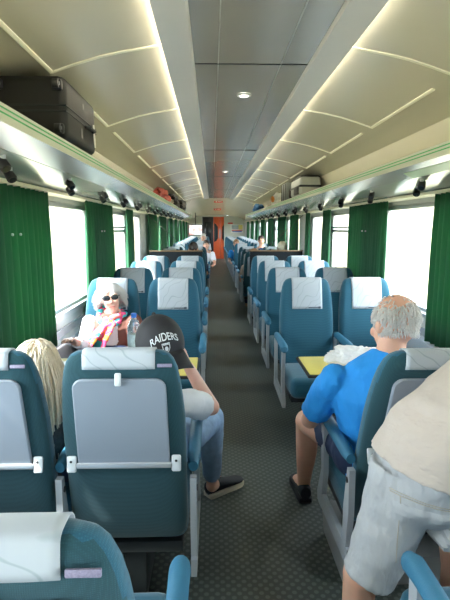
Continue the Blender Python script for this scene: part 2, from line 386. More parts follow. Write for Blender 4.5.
# luggage racks (part of the coach shell)
YR = 17.0
for sx in (-1, 1):
    g = MB()
    g.prism([(sx * x, z) for x, z in ((.957, 1.978), (.972, 1.984), (.985, 1.976), (.985, 1.955), (1.375, 1.965), (1.375, 1.935), (1.0, 1.925), (.957, 1.912))], 'y', Y0, YR, 0)
    g.prism([(sx * x, z) for x, z in ((.957, 1.912), (1.0, 1.925), (1.09, 1.905), (1.10, 1.868), (1.085, 1.866), (1.01, 1.893))], 'y', Y0, YR, 1)
    g.prism([(sx * x, z) for x, z in ((1.092, 1.866), (1.10, 1.875), (1.375, 1.83), (1.375, 1.785), (1.33, 1.785))], 'y', Y0, YR, 2)
    for z in (1.962, 1.944): g.box((sx * .9565, (Y0 + YR) / 2, z), (.003, YR - Y0, .0055), mi=3)
    g.box((sx * 1.15, YR + .01, 1.90), (.44, .02, .17), bev=.008, mi=0)
    for y in [k * 1.03 + .55 for k in range(-1, 16)]: g.box((sx * 1.215, y, 1.826), (.25, .006, .003), rot=(0, sx * .34, 0), mi=4)
    o = struct('luggage_rack', g, [M['lip'], M['alu'], M['underpanel'], M['green'], M['darkmetal']], smooth=25)
g = MB(); g.box((1.045, 1.75, 1.877), (.07, 2.9, .004), rot=(0, .42, 0)); trim(g, M['litband'])  # thin added plate, its pale colour imitating a lit band on the rack underside

# reading lights below the racks, one pair per row
g = MB(); g.tube([(0, 0, .03), (0, 0, -.005)], [.017, .017], 14)
def reading_light(label, x, y, z, sx, first=[None]):
    if first[0] is None:
        t = thing('reading_light', label, 'reading light', (x, y, z), group='reading lights under the luggage racks')
        g = MB(); g.tube([(x, y, z + .032), (x, y, z - .012)], .014, 12); build('stem', g, M['whiteplastic'], t)
        g = MB(); d = Vector((-.35, -.55, -.75)).normalized(); c = Vector((x, y, z - .02))
        g.tube([c - d * .026, c - d * .022, c + d * .026, c + d * .032], [.017, .022, .025, .022], 16); build('lamp_head', g, M['black'], t)
        g = MB(); g.tube([c + d * .031, c + d * .034], .017, 16); build('lens', g, M['darkglass'], t)
        first[0] = t
    else:
        t = copy_tree(first[0]); t.location = (x, y, z); t['label'] = label
    t.scale = (-sx if sx < 0 else -1, 1, 1) if False else (1, 1, 1)
    if sx < 0: t.rotation_euler = (0, 0, PI / 2)
    return t
ordn = ['first', 'second', 'third', 'fourth', 'fifth', 'sixth', 'seventh', 'eighth', 'ninth', 'tenth', 'eleventh', 'twelfth', 'thirteenth', 'fourteenth', 'fifteenth', 'sixteenth']
for sx, sn in ((1, 'right'), (-1, 'left')):
    for k in range(14):
        for j, (dy, xx) in enumerate(((-.10, 1.13), (.14, 1.20))):
            z = 1.866 - (xx - 1.09) * .34 - .012
            reading_light('black reading light under the %s rack, %s pair from camera, %s of the two' % (sn, ordn[k], ('nearer', 'farther')[j]), sx * xx, 2.28 + 1.0 * k + dy, z, sx)

# ------------------------------------------------------------------ end walls and door
g = MB()
g.box((-1.07, Y1 + .04, 1.0), (.74, .08, 2.2)); g.box((.90, Y1 + .04, 1.0), (1.08, .08, 2.2)); g.box((-.17, Y1 + .04, 2.22), (1.2, .08, .36))
struct('wall_far', g, M['endwall'], smooth=0)
g = MB(); g.box((0, Y0 - .04, 1.3), (2.9, .08, 2.7)); struct('wall_near', g, M['endwall'], smooth=0)
g = MB(); g.box((-.17, Y1 + .9, 1.2), (1.4, .05, 2.4)); struct('wall_vestibule', g, M['darkmetal'], smooth=0)
def door_leaf(name, x0, x1, z1, m, label=None):
    c = (x0 + x1) / 2; g = MB(); g.box((c, Y1 + .06, z1 / 2), (x1 - x0 - .01, .045, z1), bev=.008); d = struct(name, g, m); return d, c
for n_, (x0, x1) in enumerate(((-.16, .17), (.17, .50))):
    d, c = door_leaf('door_%d' % (n_ + 1), x0, x1, 2.04, M['orange'])
    s = 1 if n_ else -1
    g = MB(); poly = [(c + s * .13, 1.75), (c + s * .02, 1.68), (c - s * .055, 1.55), (c - s * .06, 1.0), (c + s * .02, .87), (c + s * .13, .82)]
    g.prism(poly, 'y', Y1 + .02, Y1 + .035); build('door_glass', g, M['darkglass'], d)
    g = MB(); g.tube([(c - s * .13, Y1 + .0, 1.0), (c - s * .13, Y1 + .0, 1.45)], .012, 10); g.tube([(c - s * .13, Y1 + .0, 1.02), (c - s * .13, Y1 + .04, 1.02)], .01, 8); g.tube([(c - s * .13, Y1 + .0, 1.43), (c - s * .13, Y1 + .04, 1.43)], .01, 8)
    build('door_handle', g, M['alu'], d)
d, c = door_leaf('door_3', -.69, -.16, 2.04, M['black'])
g = MB(); g.box((c, Y1 + .03, 1.35), (.3, .01, .9), bev=.004); build('door_glass', g, M['darkglass'], d)
for i, (y, z) in enumerate(((17.2, 2.425), (20.3, 2.27))):
    g = MB(); g.box((.0, y, z), (.30, .02, .075), bev=.006); o = build('exit_sign', g, M['redsign'])
    tag(o, 'small red sign hanging from the end ceiling, ' + ('nearer of two' if i == 0 else 'farther of two above the orange door'), 'sign', 'red signs under the end ceiling')
    g = MB(); g.box((-.07, y - .012, z), (.05, .003, .035)); g.box((.05, y - .012, z), (.12, .003, .018)); build('marking', g, M['white'], o)
    g = MB(); g.box((0, y, z + .055), (.02, .012, .07)); build('bracket', g, M['whiteplastic'], o)
g = MB(); g.box((.67, Y1 - .01, 1.73), (.24, .02, .07), bev=.005); tag(build('wall_sign', g, M['redsign']), 'small red notice on the end wall beside the orange door', 'sign')
t = thing('poster', 'white framed poster with yellow panel and red and blue bands on end wall', 'poster', (1.0, Y1, 1.28))
g = MB(); g.box((1.0, Y1 - .012, 1.47), (.62, .02, .42), bev=.004); build('sheet', g, M['white'], t)
g = MB(); g.box((.90, Y1 - .024, 1.54), (.34, .004, .20)); build('picture', g, mat('poster_grey', (.35, .42, .42), .5, var=.5, vscale=14), t)
g = MB(); g.box((1.17, Y1 - .024, 1.54), (.2, .004, .22)); build('yellow_panel', g, M['yellow'], t)
g = MB(); g.box((1.0, Y1 - .024, 1.39), (.54, .004, .045)); build('red_band', g, M['redsign'], t)
g = MB(); g.box((1.0, Y1 - .024, 1.33), (.46, .004, .045)); build('blue_band', g, mat('poster_blue', (.03, .12, .45), .5), t)
# hanging screen at the left
t = thing('television', 'flat screen showing a pale picture, hung at far left above the seats', 'television', (-1.0, 21.0, 1.2))
g = MB(); g.box((-.93, 21.0, 1.43), (.60, .06, .46), bev=.01); build('casing', g, M['black'], t)
scr = mat('screen_picture', (.5, .5, .5), .4); nt = scr.node_tree; nz = nt.nodes.new('ShaderNodeTexNoise'); nz.inputs['Scale'].default_value = 6
cr = nt.nodes.new('ShaderNodeValToRGB'); cr.color_ramp.elements[0].position = .42; cr.color_ramp.elements[0].color = (.55, .18, .14, 1); cr.color_ramp.elements[1].position = .55; cr.color_ramp.elements[1].color = (.62, .72, .72, 1)
tcn = nt.nodes.new('ShaderNodeTexCoord'); nt.links.new(tcn.outputs['Object'], nz.inputs['Vector']); nt.links.new(nz.outputs['Fac'], cr.inputs[0]); nt.links.new(cr.outputs[0], nt.nodes['Principled BSDF'].inputs['Emission Color']); nt.nodes['Principled BSDF'].inputs['Emission Strength'].default_value = .8
g = MB(); g.box((-.93, 20.966, 1.43), (.54, .006, .40)); build('screen', g, scr, t)
g = MB(); g.tube([(-.93, 21.0, 1.66), (-.93, 21.0, 2.16)], .02, 10); build('ceiling_bracket', g, M['black'], t)

# ------------------------------------------------------------------ low partitions half way down
for sx, lab in ((-1, 'low dark partition topped by tan rail and glass, left-hand seats'), (1, 'low dark partition topped by tan rail and glass, right-hand seats')):
    t = thing('seat_partition', lab, 'partition', (sx * .8, 7.95, 0))
    g = MB(); g.box((sx * .82, 7.95, .60), (.86, .05, 1.12), bev=.01); build('partition_panel', g, mat('partition_dark', (.010, .013, .016), .85, spec=.15), t)
    g = MB(); g.box((sx * .82, 7.95, 1.165), (.88, .09, .016), bev=.006); build('top_rail', g, M['tan'], t)
    g = MB(); g.add([(sx * 1.25, 7.948, 1.17), (sx * .62, 7.948, 1.17), (sx * 1.25, 7.948, 1.74), (sx * 1.25, 7.954, 1.2), (sx * .62, 7.954, 1.2), (sx * 1.25, 7.954, 1.74)], [(0, 1, 2), (3, 5, 4), (0, 3, 4, 1), (1, 4, 5, 2), (2, 5, 3, 0)]); build('glass_screen', g, M['glass'], t)
    g = MB(); g.tube([(sx * .62, 7.951, 1.17), (sx * 1.25, 7.951, 1.74)], .004, 8); build('screen_edge', g, M['darkmetal'], t)

# ------------------------------------------------------------------ curtains
def curtain(y0, y1, sx, label, seed):
    rnd = random.Random(seed); n = int((y1 - y0) / .008); fr = 2 * PI / rnd.uniform(.062, .085); ph = rnd.uniform(0, 6)
    rings = []
    for zi in range(9):
        u = zi / 8; z = 1.79 - u * (1.79 - .745); amp = .010 + .009 * min(1, u * 3)
        row = []
        for i in range(n + 1):
            y = y0 + (y1 - y0) * i / n
            yy = y + .012 * u * math.sin(3 * y + ph)
            x = 1.306 + amp * math.sin(fr * y + ph + .8 * math.sin(y * 9 + ph)) + .004 * math.sin(31 * y + u * 2)
            row.append((sx * x, yy, z))
        rings.append(row)
    g = MB(); g.loft(rings, closed=False, caps=False)
    o = build('curtain', g, M['curtain'], smooth=80, fix=False)
    md = o.modifiers.new('thick', 'SOLIDIFY'); md.thickness = .002; md.offset = 0
    tag(o, label, 'curtain', 'green window curtains')
    g = MB(); g.box((sx * 1.303, (y0 + y1) / 2, 1.792), (.03, y1 - y0, .012), bev=.003); build('heading_tape', g, M['curtain'], o)
    if y1 < 6:
        for dy in (-.05, .06):
            g = MB(); g.ball((sx * 1.283, (y0 + y1) / 2 + dy, 1.51), .008, u=8, v=6); build('button', g, M['whiteplastic'], o)
    return o
CL = [(2.05, 3.28), (4.22, 5.33), (6.2, 6.74), (8.4, 9.6), (10.1, 11.5), (12.35, 13.4), (14.3, 15.3), (16.3, 17.3), (18.3, 19.3), (20.4, 21.4)]
CR = [(2.3, 3.36), (4.26, 5.42), (6.33, 6.78), (7.72, 7.98), (8.75, 9.6), (10.2, 11.3), (12.35, 13.4), (14.3, 15.3), (16.3, 17.3), (18.3, 19.3), (20.4, 21.4)]
for i, (a, b) in enumerate(CL): curtain(a, b, -1, 'pleated green curtain on the left-hand windows, %s along from the camera' % ordn[i], i)
for i, (a, b) in enumerate(CR): curtain(a, b, 1, 'pleated green curtain on the right-hand windows, %s along from the camera' % ordn[i], 40 + i)

# ------------------------------------------------------------------ seats
TOP = 1.13
SEC = [(.36, .205, .045), (.385, .218, .055), (.45, .2225, .058), (.60, .2225, .058), (.75, .2225, .056), (.86, .221, .054), (.95, .214, .052), (1.01, .207, .05), (1.06, .198, .047), (1.095, .185, .041), (1.115, .170, .033), (1.126, .150, .024), (1.130, .132, .012)]
def sec_at(z):
    for (a, h0, t0), (b, h1, t1) in zip(SEC, SEC[1:]):
        if a <= z <= b:
            u = (z - a) / (b - a); return h0 + (h1 - h0) * u, t0 + (t1 - t0) * u
    return SEC[-1][1:] if z > 1 else SEC[0][1:]
FINE = [(.4 + i * (.73 / 400),) + tuple(sec_at(.4 + i * (.73 / 400))) for i in range(401)]
def make_seat(ai, lean, label, plinth=True):
    """ai: +1/-1 side of the aisle in the seat's own frame; the seat looks to +Y; origin on the floor under the headrest top"""
    def yc(z): return lean * (TOP - z) + .045
    t = thing('train_seat', label, 'seat', (0, 0, 0), group='blue coach seats')
    K = dict(parent=t, world=False)
    n = 40; rings = []
    for z, hw, ht in SEC:
        r = []
        for k in range(n):
            a = 2 * PI * k / n; ca, sa = math.cos(a), math.sin(a)
            x = hw * abs(ca) ** (.55) * (1 if ca >= 0 else -1); y = ht * abs(sa) ** (.6) * (1 if sa >= 0 else -1)
            if y > 0 and z < 1.05: y += .016 * max(0, (abs(x) / hw - .6) / .3) * (1 if abs(x) / hw < .9 else max(0, (1 - abs(x) / hw) / .1)) * 1.0
            r.append((x, yc(z) + y, z))
        rings.append(r)
    g = MB(); g.loft(rings)
    # moquette in front, plain dark cloth behind
    for i, f in enumerate(g.f):
        c = sum((Vector(g.v[j]) for j in f), Vector()) / len(f)
        g.mi[i] = 0 if c.y > yc(c.z) - .02 else 1
    build('backrest', g, [M['fabric'], M['seatback']], **K)
    # headrest cloth
    path = []
    for i in range(9):
        z = .885 + i * (1.10 - .885) / 8; path.append(('f', z))
    path += [('f', 1.112), ('f', 1.118), ('f', 1.124), ('f', 1.1285), ('t', 1.133), ('b', 1.1285), ('b', 1.124), ('b', 1.118), ('b', 1.10), ('b', 1.085), ('b', 1.07)]
    rows = []
    for kind, z in path:
        hw, ht = sec_at(min(z, 1.128)); row = []
        for i in range(15):
            x = -.124 + .248 * i / 14
            q = max(0, 1 - (min(abs(x), hw * .999) / hw) ** 3.3) ** (1 / 3.3)
            y = yc(z) + {'f': 1, 't': 0, 'b': -1}[kind] * (ht * max(q, .6) + .006)
            zz = z
            if z > 1.1:
                zr = max(zc_ for zc_, h_, _t in FINE if h_ >= abs(x))   # height of the shell at this x
                zq = min(z, zr); hx, htx = sec_at(min(zq, 1.1295)); y = yc(zq) + {'f': 1, 't': 0, 'b': -1}[kind] * (htx + .004); zz = zq + .005
            row.append((x, y, zz))
        rows.append(row)
    g = MB(); g.loft(rows, closed=False, caps=False)
    o = build('headrest_cover', g, M['cover'], smooth=80, **K); md = o.modifiers.new('thick', 'SOLIDIFY'); md.thickness = .003
    o['label'] = 'white printed headrest cloth'
    # cushion
    g = MB(); y0 = yc(.42) + .03; g.box((0, y0 + .265, .387), (.44, .55, .155), bev=.05, seg=4, rot=(.05, 0, 0)); build('cushion', g, M['fabric'], **K)
    # back panel, latch, brackets, label
    sl = -math.atan(lean)
    def onback(z, out): return (yc(z) - sec_at(z)[1] - out)
    zc, hz = .865, .345
    g = MB(); pts = []
    hw = .160; c = .035; q = []
    for cx, cz, a0 in ((hw - c, hz / 2 - c, 0), (-hw + c, hz / 2 - c, 90), (-hw, -hz / 2, None), (hw, -hz / 2, None)):
        if a0 is None: q.append((cx * 1.03, cz)); continue
        for k in range(6): a = math.radians(a0 + 18 * k); q.append((cx + c * math.cos(a), cz + c * math.sin(a)))
    def pl(x, z, o_): zz = zc + z; return (x, yc(zz) - .056 - o_, zz)
    g.loft([[pl(x, z, -.004) for x, z in q], [pl(x, z, .006) for x, z in q], [pl(x * .975, z * .98, .010) for x, z in q]]); build('back_panel', g, M['greypanel'], **K)
    g = MB(); g.box((0, yc(.70) - .070, .701), (.345, .012, .022), bev=.005); build('panel_hinge', g, M['alu'], **K)
    g = MB(); g.box((.0, yc(1.04) - .072, 1.04), (.022, .012, .045), bev=.005, rot=(sl, 0, 0)); build('latch', g, M['whiteplastic'], **K)
    for s in (-1, 1):
        g = MB(); x = s * .188
        g.box((x, yc(.705) - .064, .705), (.034, .012, .06), bev=.008, rot=(sl, 0, 0))
        for dz in (-.013, .013): g.ball((x, yc(.705 + dz) - .071, .705 + dz), (.005, .003, .005), u=8, v=6, mi=1)
        build('side_bracket', g, [M['whiteplastic'], M['darkmetal']], **K)
    g = MB(); g.box((.157, yc(1.084) - .050, 1.084), (.05, .006, .012), bev=.002, rot=(sl, 0, 0)); build('seat_label', g, mat('label_purple', (.22, .2, .3), .5, var=.5, vscale=300), **K)
    # arm: padded bar with a curved grey support
    x = ai * .247; yb = yc(.66)
    g = MB(); g.tube([(x, yb - .02, .665), (x, yb + .05, .668), (x, yb + .36, .668), (x, yb + .42, .664), (x, yb + .45, .652), (x, yb + .462, .635)], [.018, .026, .027, .029, .027, .012], 14, flat=1.15); build('armrest', g, M['pad'], **K)
    g = MB(); g.prism([(yb + .38, .65), (yb + .43, .645), (yb + .41, .40), (yb + .48, .25), (yb + .47, .21), (yb + .40, .21), (yb + .36, .40)], 'x', x - .012, x + .012)
    g.prism([(yb - .045, .63), (yb - .015, .63), (yb + .02, .45), (yb + .02, .24), (yb - .02, .24), (yb - .05, .45)], 'x', x - .012, x + .012)
    g.prism([(yb - .05, .30), (yb + .44, .28), (yb + .44, .21), (yb - .05, .23)], 'x', x - .011, x + .011)
    build('arm_support', g, M['armmetal'], **K)
    g = MB(); g.tube([(x - .015, yb - .02, .58), (x + .015, yb - .02, .58)], .012, 10); build('pivot_bolt', g, M['darkmetal'], **K)
    # base: frame, pedestal and grey kick box
    g = MB(); g.box((0, y0 + .2, .285), (.40, .44, .05), bev=.01); g.box((0, y0 + .18, .15), (.09, .30, .28), bev=.01); build('base', g, M['darkmetal'], **K)
    g = MB(); g.prism([(y0 + .02, 0), (y0 - .02, .16), (y0 + .42, .16), (y0 + .47, .13), (y0 + .40, 0)], 'x', -.21, .21); 
    if plinth: build('kick_plate', g, M['plinth'], **K)
    return t
NEAR = None
FAR = ('backrest', 'headrest_cover', 'cushion', 'armrest', 'arm_support', 'base')
protos = {}
XS = {('left', 'aisle'): -.55, ('left', 'window'): -1.045, ('right', 'aisle'): .55, ('right', 'window'): 1.045}
def place_seat(side, pos, y, face, label, lean=.17):
    # face 'fwd' looks away from the camera, 'back' looks at the camera
    ai = (1 if side == 'left' else -1) * (1 if face == 'fwd' else -1)
    key = (ai, lean)
    if key not in protos: protos[key] = t = make_seat(ai, lean, label, lean > .3)
    else: t = copy_tree(protos[key], keep=None if y < 7.3 and face == 'fwd' or y < 4 else (FAR if face == 'back' else FAR + ('back_panel',)))
    t.location = (XS[(side, pos)] - (.014 if y < 1 and side == 'left' else 0), y, 0); t.rotation_euler = (0, 0, 0 if face == 'fwd' else PI); t['label'] = label
    return t
def hand(side): return 'left-hand' if side == 'left' else 'right-hand'
for side in ('left', 'right'):
    for pos in ('aisle', 'window'):
        who = {('left', 'aisle'): 'back of the blue aisle seat holding the boy in the black cap',
               ('left', 'window'): 'back of the blue window seat holding the long-haired blond passenger',
               ('right', 'aisle'): 'back of the reclined blue seat holding the man in the blue shirt',
               ('right', 'window'): 'back of the blue window seat right of the man in blue'}[(side, pos)]
        place_seat(side, pos, 1.60 if (side, pos) != ('right', 'aisle') else 1.56, 'fwd', who, .17 if (side, pos) != ('right', 'aisle') else .34)
        if (side, pos) != ('right', 'window'):
            place_seat(side, pos, .60, 'fwd', 'blue %s seat closest to the camera on the %s side, white cloth on its headrest' % (pos, side))
        else: place_seat(side, pos, .61, 'fwd', 'blue window seat nearest the camera on the right, beside standing person')
        for k in range(4):
            lab = 'blue %s %s seat facing the camera, %s row beyond the table' % (hand(side), pos, ordn[k])
            if k == 0 and (side, pos) == ('left', 'window'): lab = 'blue window seat in which the lady with sunglasses sits, facing the camera'
            if k == 0 and (side, pos) == ('right', 'aisle'): lab = 'empty blue aisle seat behind the yellow table with the white bag'
            place_seat(side, pos, 4.05 + 1.03 * k, 'back', lab)
        for k in range(3): place_seat(side, pos, 8.45 + 1.0 * k, 'fwd', 'blue %s %s seat facing away, %s row past the dark partition' % (hand(side), pos, ordn[k]))
        for k in range(10): place_seat(side, pos, 12.6 + 1.0 * k, 'back', 'far blue %s %s seat facing the camera, %s row from the orange door' % (hand(side), pos, ordn[9 - k]))

# ------------------------------------------------------------------ tables
for sx, lab in ((1, 'yellow folding table with dark edge before the empty right-hand seats'), (-1, 'yellow-topped folding table between the lady and the boy in the cap')):
    xa, xb = sx * .31, sx * 1.27
    t = thing('folding_table', lab, 'table', ((xa + xb) / 2, 2.83, 0))
    g = MB(); g.box(((xa + xb) / 2, 2.83, .712), (.96, .40, .018), bev=.006); build('table_edge', g, M['black'], t)
    g = MB(); g.box(((xa + xb) / 2, 2.83, .7225), (.935, .375, .006), bev=.002); build('tabletop', g, M['yellow'], t)
    g = MB(); g.box((sx * 1.0, 2.83, .36), (.05, .12, .70), bev=.01); g.box((sx * 1.0, 2.83, .01), (.12, .25, .02), bev=.006); build('table_leg', g, M['armmetal'], t)
TZ = .7255

# ------------------------------------------------------------------ people
def head_shape(g, c, f, up, s=1.0):
    """skull, jaw, nose, ears and brows. f: facing direction, up: crown direction"""
    f = Vector(f).normalized(); up = Vector(up).normalized(); r = f.cross(up).normalized(); up = r.cross(f)
    R = Matrix((r, f, up)).transposed(); E = R.to_euler(); c = Vector(c)
    P = lambda x, y, z: c + R @ Vector((x * s, y * s, z * s))
    g.ball(P(0, -.012, .02), (.076 * s, .095 * s, .098 * s), rot=E, u=24, v=16)
    g.ball(P(0, .022, -.035), (.062 * s, .07 * s, .085 * s), rot=E, u=20, v=14)
    g.ball(P(0, .058, -.098), (.03 * s, .027 * s, .022 * s), rot=E)
    g.cap(P(0, .085, .012), .010 * s, P(0, .106, -.022), .014 * s)
    for q in (-1, 1):
        g.ball(P(q * .014, .094, -.027), .010 * s); g.ball(P(q * .034, .074, -.03), (.024 * s, .022 * s, .024 * s), rot=E)
        g.ball(P(q * .030, .080, .030), (.026 * s, .013 * s, .010 * s), rot=E)
        g.ball(P(q * .080, -.008, -.008), (.010 * s, .020 * s, .032 * s), rot=E)
    g.ball(P(0, .088, -.058), (.026 * s, .010 * s, .007 * s), rot=E); g.ball(P(0, .086, -.070), (.022 * s, .010 * s, .008 * s), rot=E)
    return R, P
def hand_shape(g, wrist, d, n, thumb=1, curl=.5, s=1.0):
    """palm, four unequal bent fingers and a thumb. d: direction, n: back of hand normal"""
    w_ = Vector(wrist); d = Vector(d).normalized(); n = Vector(n); n = (n - d * n.dot(d)).normalized(); r = d.cross(n)
    for k in (-1.5, -.5, .5, 1.5): g.cap(w_ + r * .009 * k * s, .015 * s, w_ + d * .088 * s + r * .017 * k * s, .0115 * s)
    for k, L in zip((-1.5, -.5, .5, 1.5), (.062, .078, .084, .074) if thumb > 0 else (.074, .084, .078, .062)):
        p = w_ + d * .09 * s + r * (.0185 * k * s); a = curl * .5
        for seg, rr in ((.45, .009), (.32, .0082), (.23, .0072)):
            q = p + (d * math.cos(a) - n * math.sin(a) + r * .03 * k).normalized() * (L * seg * s); g.cap(p, rr * s, q, rr * .93 * s); p = q; a += curl * .8
    t0 = w_ + d * .025 * s + r * (.022 * thumb * s); t1 = t0 + (d * .6 + r * thumb * .65 - n * .3).normalized() * .042 * s; t2 = t1 + (d * .9 + r * thumb * .25 - n * .3).normalized() * .032 * s
    g.cap(t0, .014 * s, t1, .0105 * s); g.cap(t1, .0105 * s, t2, .0085 * s)
def eyes(P, body, s=1.0):
    g = MB()
    for q in (-1, 1): g.ball(P(q * .031, .083, .008), .0115 * s, u=12, v=8)
    build('eye', g, mat('eye_white', (.7, .7, .68), .2), body)
    g = MB()
    for q in (-1, 1): g.ball(P(q * .031, .0925, .008), (.005 * s, .004 * s, .005 * s), u=10, v=6)
    build('pupil', g, M['black'], body)
    g = MB(); g.tube([P(-.024, .094, -.064), P(-.01, .0995, -.063), P(.01, .0995, -.063), P(.024, .094, -.064)], [.002, .004, .004, .002], 8); build('lips', g, mat('lips', (.45, .13, .11), .4), body)
def torso(g, pelvis, chest, neck, shL, shR, k=1.0, depth=.10):
    """trunk as elliptical rings between pelvis and neck, spread along the shoulder line"""
    pelvis, chest, neck, shL, shR = map(Vector, (pelvis, chest, neck, shL, shR))
    x = (shR - shL).normalized(); hwS = (shR - shL).length / 2
    mid = (shL + shR) / 2
    keys = [(pelvis - (chest - pelvis) * .12, .135, .105), (pelvis, .155, .12), (pelvis.lerp(chest, .45), .138, .105), (chest, hwS * .93, .115), (mid.lerp(chest, .3), hwS * 1.0, .10), (mid + (neck - mid) * .3, hwS * .72, .075), (neck, .065, .062)]
    rings = []
    for i, (p, a, b) in enumerate(keys):
        d = (keys[min(i + 1, len(keys) - 1)][0] - keys[max(i - 1, 0)][0]).normalized(); y = d.cross(x).normalized(); xx = y.cross(d).normalized()
        rings.append([p + xx * (a * k * math.cos(2 * PI * q / 24)) + y * (b * k * depth / .10 * math.sin(2 * PI * q / 24)) for q in range(24)])
    g.loft(rings)
def hair_strands(name, P, parent, m, roots, r=.003, seed=1, puff=.0, wave=.10, part=.0):
    """strands lie along the skull, then hang free; puff lifts them off the head"""
    rnd = random.Random(seed); g = MB(); c = P(0, -.012, .015)
    for (x, y, z, L) in roots:
        lay = rnd.uniform(.0, .009) + puff * rnd.random(); p = P(x, y, z); out = (p - c).normalized()
        side = Vector((rnd.gauss(0, 1), rnd.gauss(0, 1), 0)) * .16
        fx = (P(0, 1, 0) - P(0, 0, 0)).normalized(); rx = (P(1, 0, 0) - P(0, 0, 0)).normalized(); ux = (P(0, 0, 1) - P(0, 0, 0)).normalized()
        away = (rx * (1 if x > -.01 else -1) * 1.0 - fx * .9) * part * (1 if y > -.05 else .2)
        n = max(5, int(L / .035)); pts = [p - out * .004]; d = (out * .35 + side + Vector((0, 0, -.3)) + Vector((out.x, out.y, 0)) * .5).normalized()
        for k in range(n):
            d = (d * .55 + away * (1 if k < n * .6 else .1) + Vector((0, 0, -.6)) + Vector((rnd.gauss(0, 1), rnd.gauss(0, 1), 0)) * wave).normalized()
            q = pts[-1] + d * (L / n); v = q - c; e_ = Vector((v.dot(rx) / (.082 + lay), v.dot(fx) / (.102 + lay), v.dot(ux) / (.103 + lay)))
            if v.dot(ux) < 0: e_.z = 0
            lim = 1.0 if v.dot(ux) >= 0 else .86
            if e_.length < lim:
                k_ = lim / max(e_.length, .05); q = c + rx * (v.dot(rx) * k_) + fx * (v.dot(fx) * k_) + ux * (v.dot(ux) * (k_ if v.dot(ux) >= 0 else 1))
            pts.append(q)
        k = len(pts); g.tube(pts, [r * (1 - .75 * (i / (k - 1)) ** 3) for i in range(k)], 5)
    return build(name, g, m, parent, smooth=80, fix=False)
def scalp(n, seed, zmin=-.06, front=.3, crown=None):
    rnd = random.Random(seed); out = []
    while len(out) < n:
        v = Vector((rnd.gauss(0, 1), rnd.gauss(0, 1), rnd.gauss(0, 1))).normalized()
        x, y, z = v.x * .078, v.y * .097 - .012, v.z * .1 + .02
        if z < zmin: continue
        if y > .045 and z < .075: continue
        if y > .0 and z < .0: continue
        if crown and crown(v): continue
        out.append((x, y, z))
    return out

# ---- boy in the black cap, seat A left aisle, seen from behind
b = Vector((-.55, 2.0, .46))
hc = (-.445, 1.97, 1.055); 
g = MB(); R_, P_ = head_shape(g, hc, (.25, 1, -.22), (.22, .2, 1))
neck = (-.475, 1.945, .93); shL = (-.64, 1.95, .83); shR = (-.345, 1.93, .83)
g.cap(hc, .05, neck, .055); torso(g, (-.55, 1.98, .50), (-.52, 1.95, .70), neck, shL, shR, .93)
elb = (-.235, 2.12, .735); wr = (-.335, 2.10, .93)
g.cap(shR, .045, elb, .036); g.cap(elb, .038, wr, .025); hand_shape(g, wr, (-.35, .0, 1), (.9, .3, .3), thumb=-1, curl=.7)
g.cap(shL, .045, (-.68, 2.13, .70), .036); g.cap((-.68, 2.13, .70), .036, (-.6, 2.36, .71), .025); hand_shape(g, (-.6, 2.36, .72), (.3, 1, 0), (0, 0, 1), curl=.4)
g.cap((-.47, 2.02, .53), .08, (-.24, 2.43, .55), .058); g.cap((-.24, 2.43, .55), .055, (-.235, 2.60, .12), .036); g.cap((-.235, 2.6, .08), .036, (-.19, 2.72, .04), .03)
g.cap((-.63, 2.02, .53), .08, (-.66, 2.44, .53), .058); g.cap((-.66, 2.44, .53), .055, (-.64, 2.52, .12), .036); g.cap((-.64, 2.52, .08), .036, (-.63, 2.66, .04), .03)
body = remesh('person', g, M['skin2'], None, .0065); body.name = 'person'
tag(body, 'boy seen from behind in a black baseball cap and white shirt, elbow on the armrest', 'person')
eyes(P_, body)
def trousers(hips, knees, ankles, m, name='jeans', k=1.0, parent=None, voxel=.008):
    g = MB(); hL, hR = map(Vector, hips)
    g.cap(hL, .115 * k, hR, .115 * k)
    for h, kn, an in zip((hL, hR), knees, ankles):
        h, kn = Vector(h), Vector(kn); g.cap(h, .102 * k, kn, .072 * k)
        if an is not None: an = Vector(an); g.ball(kn, .072 * k); g.tube([kn, kn.lerp(an, .5), an], [.072 * k, .064 * k, .05 * k], 16)
    return remesh(name, g, m, parent, voxel, 3, .004, 14)
trousers([(-.63, 2.02, .54), (-.47, 2.02, .54)], [(-.66, 2.44, .54), (-.24, 2.43, .555)], [(-.64, 2.51, .14), (-.235, 2.595, .14)], M['jeans'], parent=body)
g = MB(); torso(g, (-.55, 1.98, .52), (-.52, 1.95, .70), (-.49, 1.945, .885), shL, shR, 1.04)
g.ball(shR, .058); g.ball(shL, .058); g.tube([shR, Vector(shR).lerp(Vector(elb), .62)], [.06, .064], 16); g.tube([shL, Vector(shL).lerp(Vector((-.68, 2.13, .70)), .62)], [.06, .064], 16)
remesh('tshirt', g, M['whiteshirt'], body, .007, 2, .004, 16)
def shoe(p, d, parent, m, sm=None):
    p = Vector(p); d = Vector(d); d.z = 0; d.normalize(); r = Vector((d.y, -d.x, 0)); rings = []
    prof = [(-.08, .030, .075), (-.06, .036, .085), (0, .038, .082), (.05, .040, .062), (.10, .045, .045), (.15, .043, .036), (.178, .028, .026)]
    g = MB()
    for t_, hw, hz in prof:
        rings.append([p + d * t_ + r * (hw * math.cos(2 * PI * k / 16)) + Vector((0, 0, .018 + hz * .5 + hz * .5 * math.sin(2 * PI * k / 16))) for k in range(16)])
    g.loft(rings); o = build('shoe', g, m, parent)
    g = MB(); out = [(t_, hw + .004) for t_, hw, _ in prof]
    poly = [p + d * t_ + r * hw for t_, hw in out] + [p + d * t_ - r * hw for t_, hw in out[::-1]]
    g.loft([[q + Vector((0, 0, .002)) for q in poly], [q + Vector((0, 0, .026)) for q in poly]]); build('sole', g, sm or M['sole'], o)
    return o
shoe((-.20, 2.66, 0), (.75, .6, 0), body, M['shoe']); shoe((-.64, 2.55, 0), (-.1, 1, 0), body, M['shoe'])
